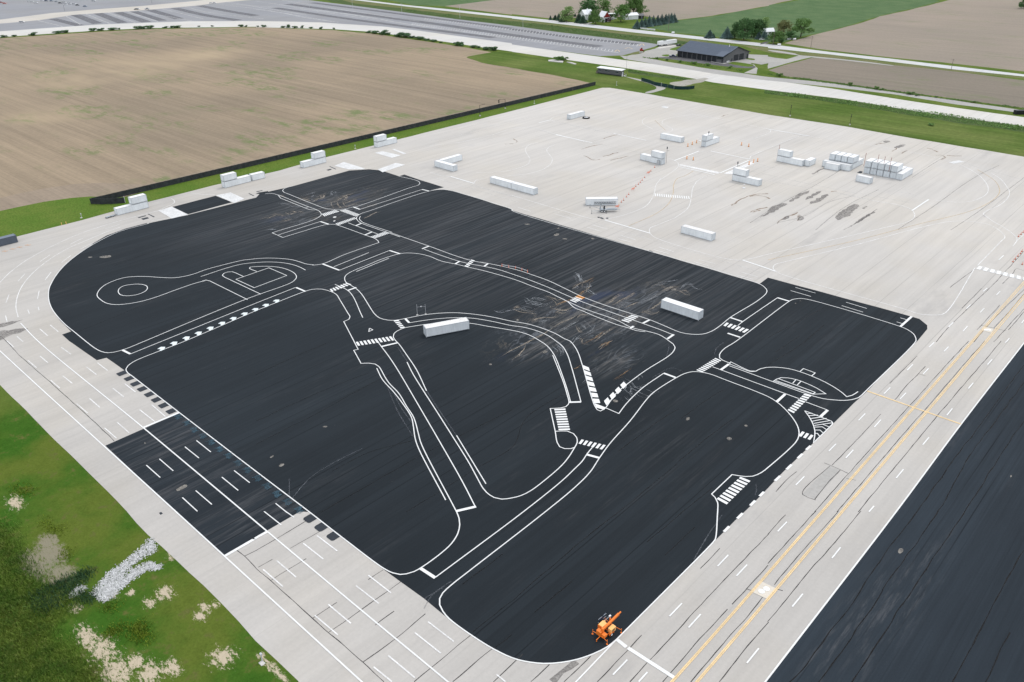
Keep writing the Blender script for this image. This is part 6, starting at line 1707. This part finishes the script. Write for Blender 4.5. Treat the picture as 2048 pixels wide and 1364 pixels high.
for a in (('light',1133.5,43.5,31,30,'pale green bushy tree at the left end of the left farm'),('dark',1173,35,35,40,'wide dark tree rising behind the white farmhouse'),('round',1190.9,48.3,28,24,'round mid green tree by the road in front of the red barn'),('loose',1206.7,31,31,28,'loose airy tree behind the red barn roof'),
          ('mid',1241.6,43.5,35,31,'full round tree in front of the white garage'),('mid',1266.7,32,38,36,'tallest tree of the left farm, behind the garage'),('loose',1282.5,31.5,20,22,'small spreading tree right of the tallest farm tree'),('dk',1157.5,45.5,20,15,'left one of two dense dark evergreens by the farmhouse'),('dk',1165.5,46.5,17,16,'right one of two dense dark evergreens by the farmhouse'),
          ('dk',1100.8,39.8,9.5,6,'small lone spruce farthest left at the left farm'),('dk',1110.4,39.5,10.5,9,'second small spruce from the left at the left farm'),('dk',1117.5,41,15,10,'narrow dark spruce left of the pale green tree'),('dk',1124,43.5,12,11,'broad low spruce at the foot of the pale green tree'),('dk',1150,33,7,5,'tiny spruce between pale tree and farmhouse'),('dk',1217,31,11,7,'dark spruce left of the white carport'),
          ('purple',1218.5,44.5,11,10,'purple leaved small tree in the farmyard'),('b3',1205.8,46.3,8,5,'slim green shrub in front of the red barn door'),('dark',1180,44,12,10,'low dark tree between farmhouse and round tree')): tree(*a, group=FT)
sp_ = ((1274,57,17,14),(1283,55.5,19,13),(1290,54,19.5,13),(1298,52.6,22,14),(1306,51.2,21,13),(1315,50,20.5,13),(1323,48.3,21,13),(1331,46.8,19.5,12),(1336.5,45.6,19,12),(1342,45.2,20,12),(1348,44.2,18,12))
ON = ('nearest','second','third','fourth','fifth','sixth','seventh','eighth','ninth','tenth','farthest')
for i, s in enumerate(sp_): tree('blue' if i % 2 else 'blue2', *s, '%s blue-green spruce in the row beside the white boxes' % ON[i], 'spruces in a row')
for a in (('blue',1418.8,76,17,16,'lone blue spruce left of the right farm'),('dk',1426.4,75.6,9.5,8,'little dark spruce tucked behind the lone blue spruce'),('blue2',1453,76.5,24,18,'blue spruce at the left edge of the right farm trees'),('dark',1469,76.5,31,22,'slender dark tree right of the edge spruce'),('dark',1487,80.5,42,32,'big dark tree with a clear trunk at the right farm'),
          ('dark',1503,74,34,26,'dark tree just right of the clear-trunked one'),('dark',1516,74,34,26,'dark tree in the middle of the right farm, before the light topped one'),('light',1527,62,28,20,'light topped tree behind the right farm'),('blue2',1527.7,79,21,12,'narrow spruce beside the hidden white house'),('blue',1517,78,15,12,'short spruce in the shade left of the narrow one'),
          ('olive',1566,76,36,28,'brownish olive tree behind the thick utility pole'),('mid',1547,87.5,24,28,'low spreading tree left of the thick utility pole'),('mid',1558,82,20,24,'low green tree right of the thick utility pole'),('loose',1601,74.5,36,36,'leaning open tree at the right end of the right farm'),('dark',1583,78.5,16,22,'dark low bush-like tree beside the white car'),('dark',1562,86,9,10,'little dark round tree by the county road'),
          ('dark',2046,17,26,18,'dark tree alone at the top right corner')): tree(*a, group=FR)
SH = ((7,74.5,12,4.5),(29,73,8,3.5),(65.5,70.5,15,6),(115,66.5,15,5),(131.5,65,13,6),(186,62,12,6.5),(201,61,13,5.5),(226,59.8,15,4.5),(239,58.6,4,3.5),(276,58,14,6.5),(286,57.6,12,5.5),(299.5,56.8,14,6.5),(330,55.5,11,3),(343.5,55,4,3.5),(353,55,18,5),(398,53.5,5,2.5),(425,53,6,3),(482,53.5,9,4.5),(492,53.5,6,3.5),(515,53.6,5,2.5),(527.5,54,9,4.5),(567,55,8,3.5),(576.5,55.3,8,6.5),(589,56,10,4),(604,56,7,5.5),(622,56.5,7,3),(641.5,58,7,5),(667.5,59,4,4),
      (737,65.5,12,4.5),(752,67,14,6),(766,69,17,9.5),(776,69.5,9,5),(797,73,18,8.5),(810,75,18,9.5),(824,76,10,5),(838,78.5,16,5.5),(853,81,12,4.5),(866,83,12,4),(882,85.5,7,3),(913,91,12,7),(922,92,13,9.5),(948,95,13,4.5),(957,96,8,4),(974,99.5,14,6),(988,101,15,9.5))
ND = ('leftmost','second','third','fourth','fifth','sixth','seventh','eighth','ninth','tenth','eleventh','twelfth','thirteenth','fourteenth','fifteenth','sixteenth','seventeenth','eighteenth','nineteenth','twentieth')
def ordn(i):
    if i < 20: return ND[i]
    n_ = i+1
    tens = {2:'twenty',3:'thirty',4:'forty',5:'fifty'}[n_//10]
    return tens+'-'+('','first','second','third','fourth','fifth','sixth','seventh','eighth','ninth')[n_ % 10] if n_ % 10 else {20:'twentieth',30:'thirtieth',40:'fortieth',50:'fiftieth'}[n_]
for i, (a, b, w, h_) in enumerate(SH): tree(('b1','b2')[i % 2], a, b, h_, w, '%s green shrub from the left between ploughed field and far road' % ordn(i), 'shrubs along the field edge')
for a in ((1117,121.5,16,9,'left bush of the pair beside the concrete slabs'),(1126,121.5,16,10,'right bush of the pair beside the concrete slabs'),(1558.6,153,10,8,'bush at the left corner of the brown strip field'),(1700,172,7,9,'upright small bush, first along the brown strip field'),(1753,179,9,8,'second small bush along the brown strip field'),(1764,180,7,4,'low bush right of the second one along the brown strip field'),
          (1820.6,189,13,6.5,'widest bush along the brown strip field'),(1834,191.5,9,4,'low bush right of the widest one along the brown strip field'),(1872,195,6,4,'small bush right of centre along the brown strip field'),(1946,205,9,3.5,'last low bush along the brown strip field'),(1862,251,12,4.5,'dark bush alone in the mown grass at the right'),
          (1314,118,6,4.5,'bush at the left end of the planted strip before the barn'),(1334,121,7,4,'second bush in the planted strip before the barn'),(1360,124.5,8,4.5,'third bush in the planted strip before the barn'),(1388,128,9,6,'fourth bush in the planted strip before the barn'),(1416,131.5,9,5.5,'fifth bush in the planted strip before the barn'),(1460,136.5,8,5.5,'rightmost bush in the planted strip before the barn')):
    tree('b3', a[0], a[1], a[3], a[2], a[4], 'bushes by the far roads')

# ------------------------------------------------------------------ ground cover nobody could count
def inside(p, poly_):
    c = False; n = len(poly_); j = n-1
    for i in range(n):
        if (poly_[i].y > p.y) != (poly_[j].y > p.y) and p.x < (poly_[j].x-poly_[i].x)*(p.y-poly_[i].y)/(poly_[j].y-poly_[i].y)+poly_[i].x: c = not c
        j = i
    return c
def scatter(spec, n, r_):
    w = [p.xy for p in pts(spec)]; x0, x1 = min(p.x for p in w), max(p.x for p in w); y0, y1 = min(p.y for p in w), max(p.y for p in w); out = []
    while len(out) < n:
        p = Vector((r_.uniform(x0, x1), r_.uniform(y0, y1)))
        if inside(p, w): out.append(p)
    return out
def blades(name, m, spots, h, w, label, lean=.35, fz=1.3):
    r_ = random.Random(len(spots)); mb = MB()
    for p in spots:
        p = p+Vector((r_.gauss(0, fz), r_.gauss(0, fz)))
        k = .55+.75*(.5+.5*mnoise.noise(Vector((p.x*.3, p.y*.3, 5))))+.3*mnoise.noise(Vector((p.x*1.1, p.y*1.1, 2)))
        hh = h*max(.2, k)*r_.uniform(.7,1.2); a = r_.uniform(0,6.28); d = Vector((math.cos(a), math.sin(a), 0)); l = Vector((r_.gauss(0,lean)+.15, r_.gauss(0,lean)-.1, 0))*hh; b = Vector((p.x, p.y, 0))
        mb.face([b-d*w, b+d*w, b+d*w*.6+l*.4+Vector((0,0,hh*.65)), b-d*w*.6+l*.4+Vector((0,0,hh*.65))]); mb.face([b-d*w*.6+l*.4+Vector((0,0,hh*.65)), b+d*w*.6+l*.4+Vector((0,0,hh*.65)), b+l+Vector((0,0,hh))])
    return tag(link(name, mb.mesh(name), M[m]), label, kind='stuff')
r1 = random.Random(5)
MARSH = 'J6: -200,330 40,380 90,480 170,560 190,640 280,740 430,770 440,800 520,830 480,880 340,960 300,1010 360,1090 470,1180 560,1250 620,1320 660,1400 640,1700 -200,1700'
blades('tall_grass', 'blade', scatter(MARSH, 30000, r1), .75, .05, 'tall wild grass in the lower left corner')
blades('reeds', 'reed', scatter('J6: 230,800 330,750 440,700 560,640 600,650 560,700 470,770 440,800 380,880 300,910 220,890', 3600, r1)+scatter('J6: 490,830 520,790 600,800 620,820 600,850 520,850', 500, r1), .65, .05, 'darker reeds beside the small gravel patch', .35, .7)
blades('yellow_weeds', 'weed', scatter('J6: 690,1040 760,1000 780,1030 720,1070', 300, r1)+scatter('J6: 830,1010 900,985 960,1060 950,1110 880,1070', 700, r1)+scatter('J6: 660,890 730,870 745,885 690,900', 160, r1)+scatter('J6: 85,95 170,110 230,140 160,160 100,130', 300, r1)+scatter('J6: 250,300 310,330 330,380 400,370 380,420 330,400', 260, r1)+scatter('J6: 400,510 440,520 435,570 400,590', 140, r1), .4, .07, 'yellow-green weeds between the bare sand patches', .35, .8)
def tufts(name, m, spots, s, label):
    r_ = random.Random(3); mb = MB()
    for p in spots:
        k = s*r_.uniform(.5,1.2)*(.7+.6*mnoise.noise(Vector((p.x*.05, p.y*.05, 1))))
        for j in range(5): leafcard(mb, Vector((p.x+r_.gauss(0,k*.5), p.y+r_.gauss(0,k*.5), k*r_.uniform(.2,.8))), k*1.1, r_)
    return tag(link(name, mb.mesh(name), M[m]), label, kind='stuff')
tufts('verge_growth', 'leaf_mid', scatter('A3: -30,720 500,785 1000,852 1500,922 2042,1010 2042,1045 1500,972 900,878 400,800 -30,742', 1800, r1), .9, 'rank growth in the ditch beside the far road')
tufts('verge_growth', 'leaf_mid', scatter('A3: 0,585 150,608 500,652 1000,724 1500,792 2042,862 2042,874 1500,803 1000,737 500,668 150,625 0,600', 1100, r1), .7, 'weeds along the gravel road')
tufts('verge_growth', 'leaf_mid', scatter('A2: 1040,455 1200,470 1500,510 1840,560 1840,572 1500,530 1200,485 1040,462', 500, r1)+scatter('A2: 920,555 1100,585 1300,610 1410,628 1380,638 1100,600 930,572', 500, r1), .7, 'weeds in strips beside the far road and barn yard')
tufts('verge_growth', 'leaf_mid', scatter('A1: 1200,75 1700,135 2042,170 2042,200 1600,150 1200,97', 700, r1)+scatter('A2: 0,168 400,213 1000,287 1300,330 1400,352 1180,348 750,295 400,256 0,200', 1400, r1), .75, 'rough growth on the bank behind the parking lot')
def gravel(name, specs, n, label):
    r_ = random.Random(9); mb = MB()
    for sp__, k in zip(specs, n):
        for p in scatter(sp__, k, r_):
            p = p+Vector((r_.gauss(0,.3), r_.gauss(0,.3)))
            if mnoise.noise(Vector((p.x*.35, p.y*.35, 4))) > .45: continue
            s = r_.uniform(.05,.17); q = Matrix.Rotation(r_.uniform(0,6.28), 3, Vector((r_.gauss(0,1), r_.gauss(0,1), r_.gauss(0,1))).normalized()); b = len(mb.v)
            for x in ((1,0,0),(-1,0,0),(0,1,0),(0,-1,0),(0,0,1),(0,0,-1)):
                v = q@(Vector(x)*s*r_.uniform(.7,1.2)); mb.v.append((p.x+v.x, p.y+v.y, max(-.05, v.z*.8+s*.35)))
            for f in ((0,2,4),(2,1,4),(1,3,4),(3,0,4),(2,0,5),(1,2,5),(3,1,5),(0,3,5)): mb.f.append(tuple(b+i for i in f))
    return tag(mb.build(name, M['stone']), label, kind='stuff')
gravel('gravel', ['J6: 600,785 690,670 800,592 890,520 945,470 960,440 985,445 1005,515 900,575 830,632 790,690 740,740 690,800 640,830', 'J6: 690,848 650,838 610,795 720,745 800,690 870,632 960,592 1045,618 1030,640 950,640 870,690 800,742 740,800', 'J6: 440,800 480,760 540,740 560,755 520,790 460,825'], [3300, 2700, 320], 'white limestone riprap leading from the concrete into the grass')
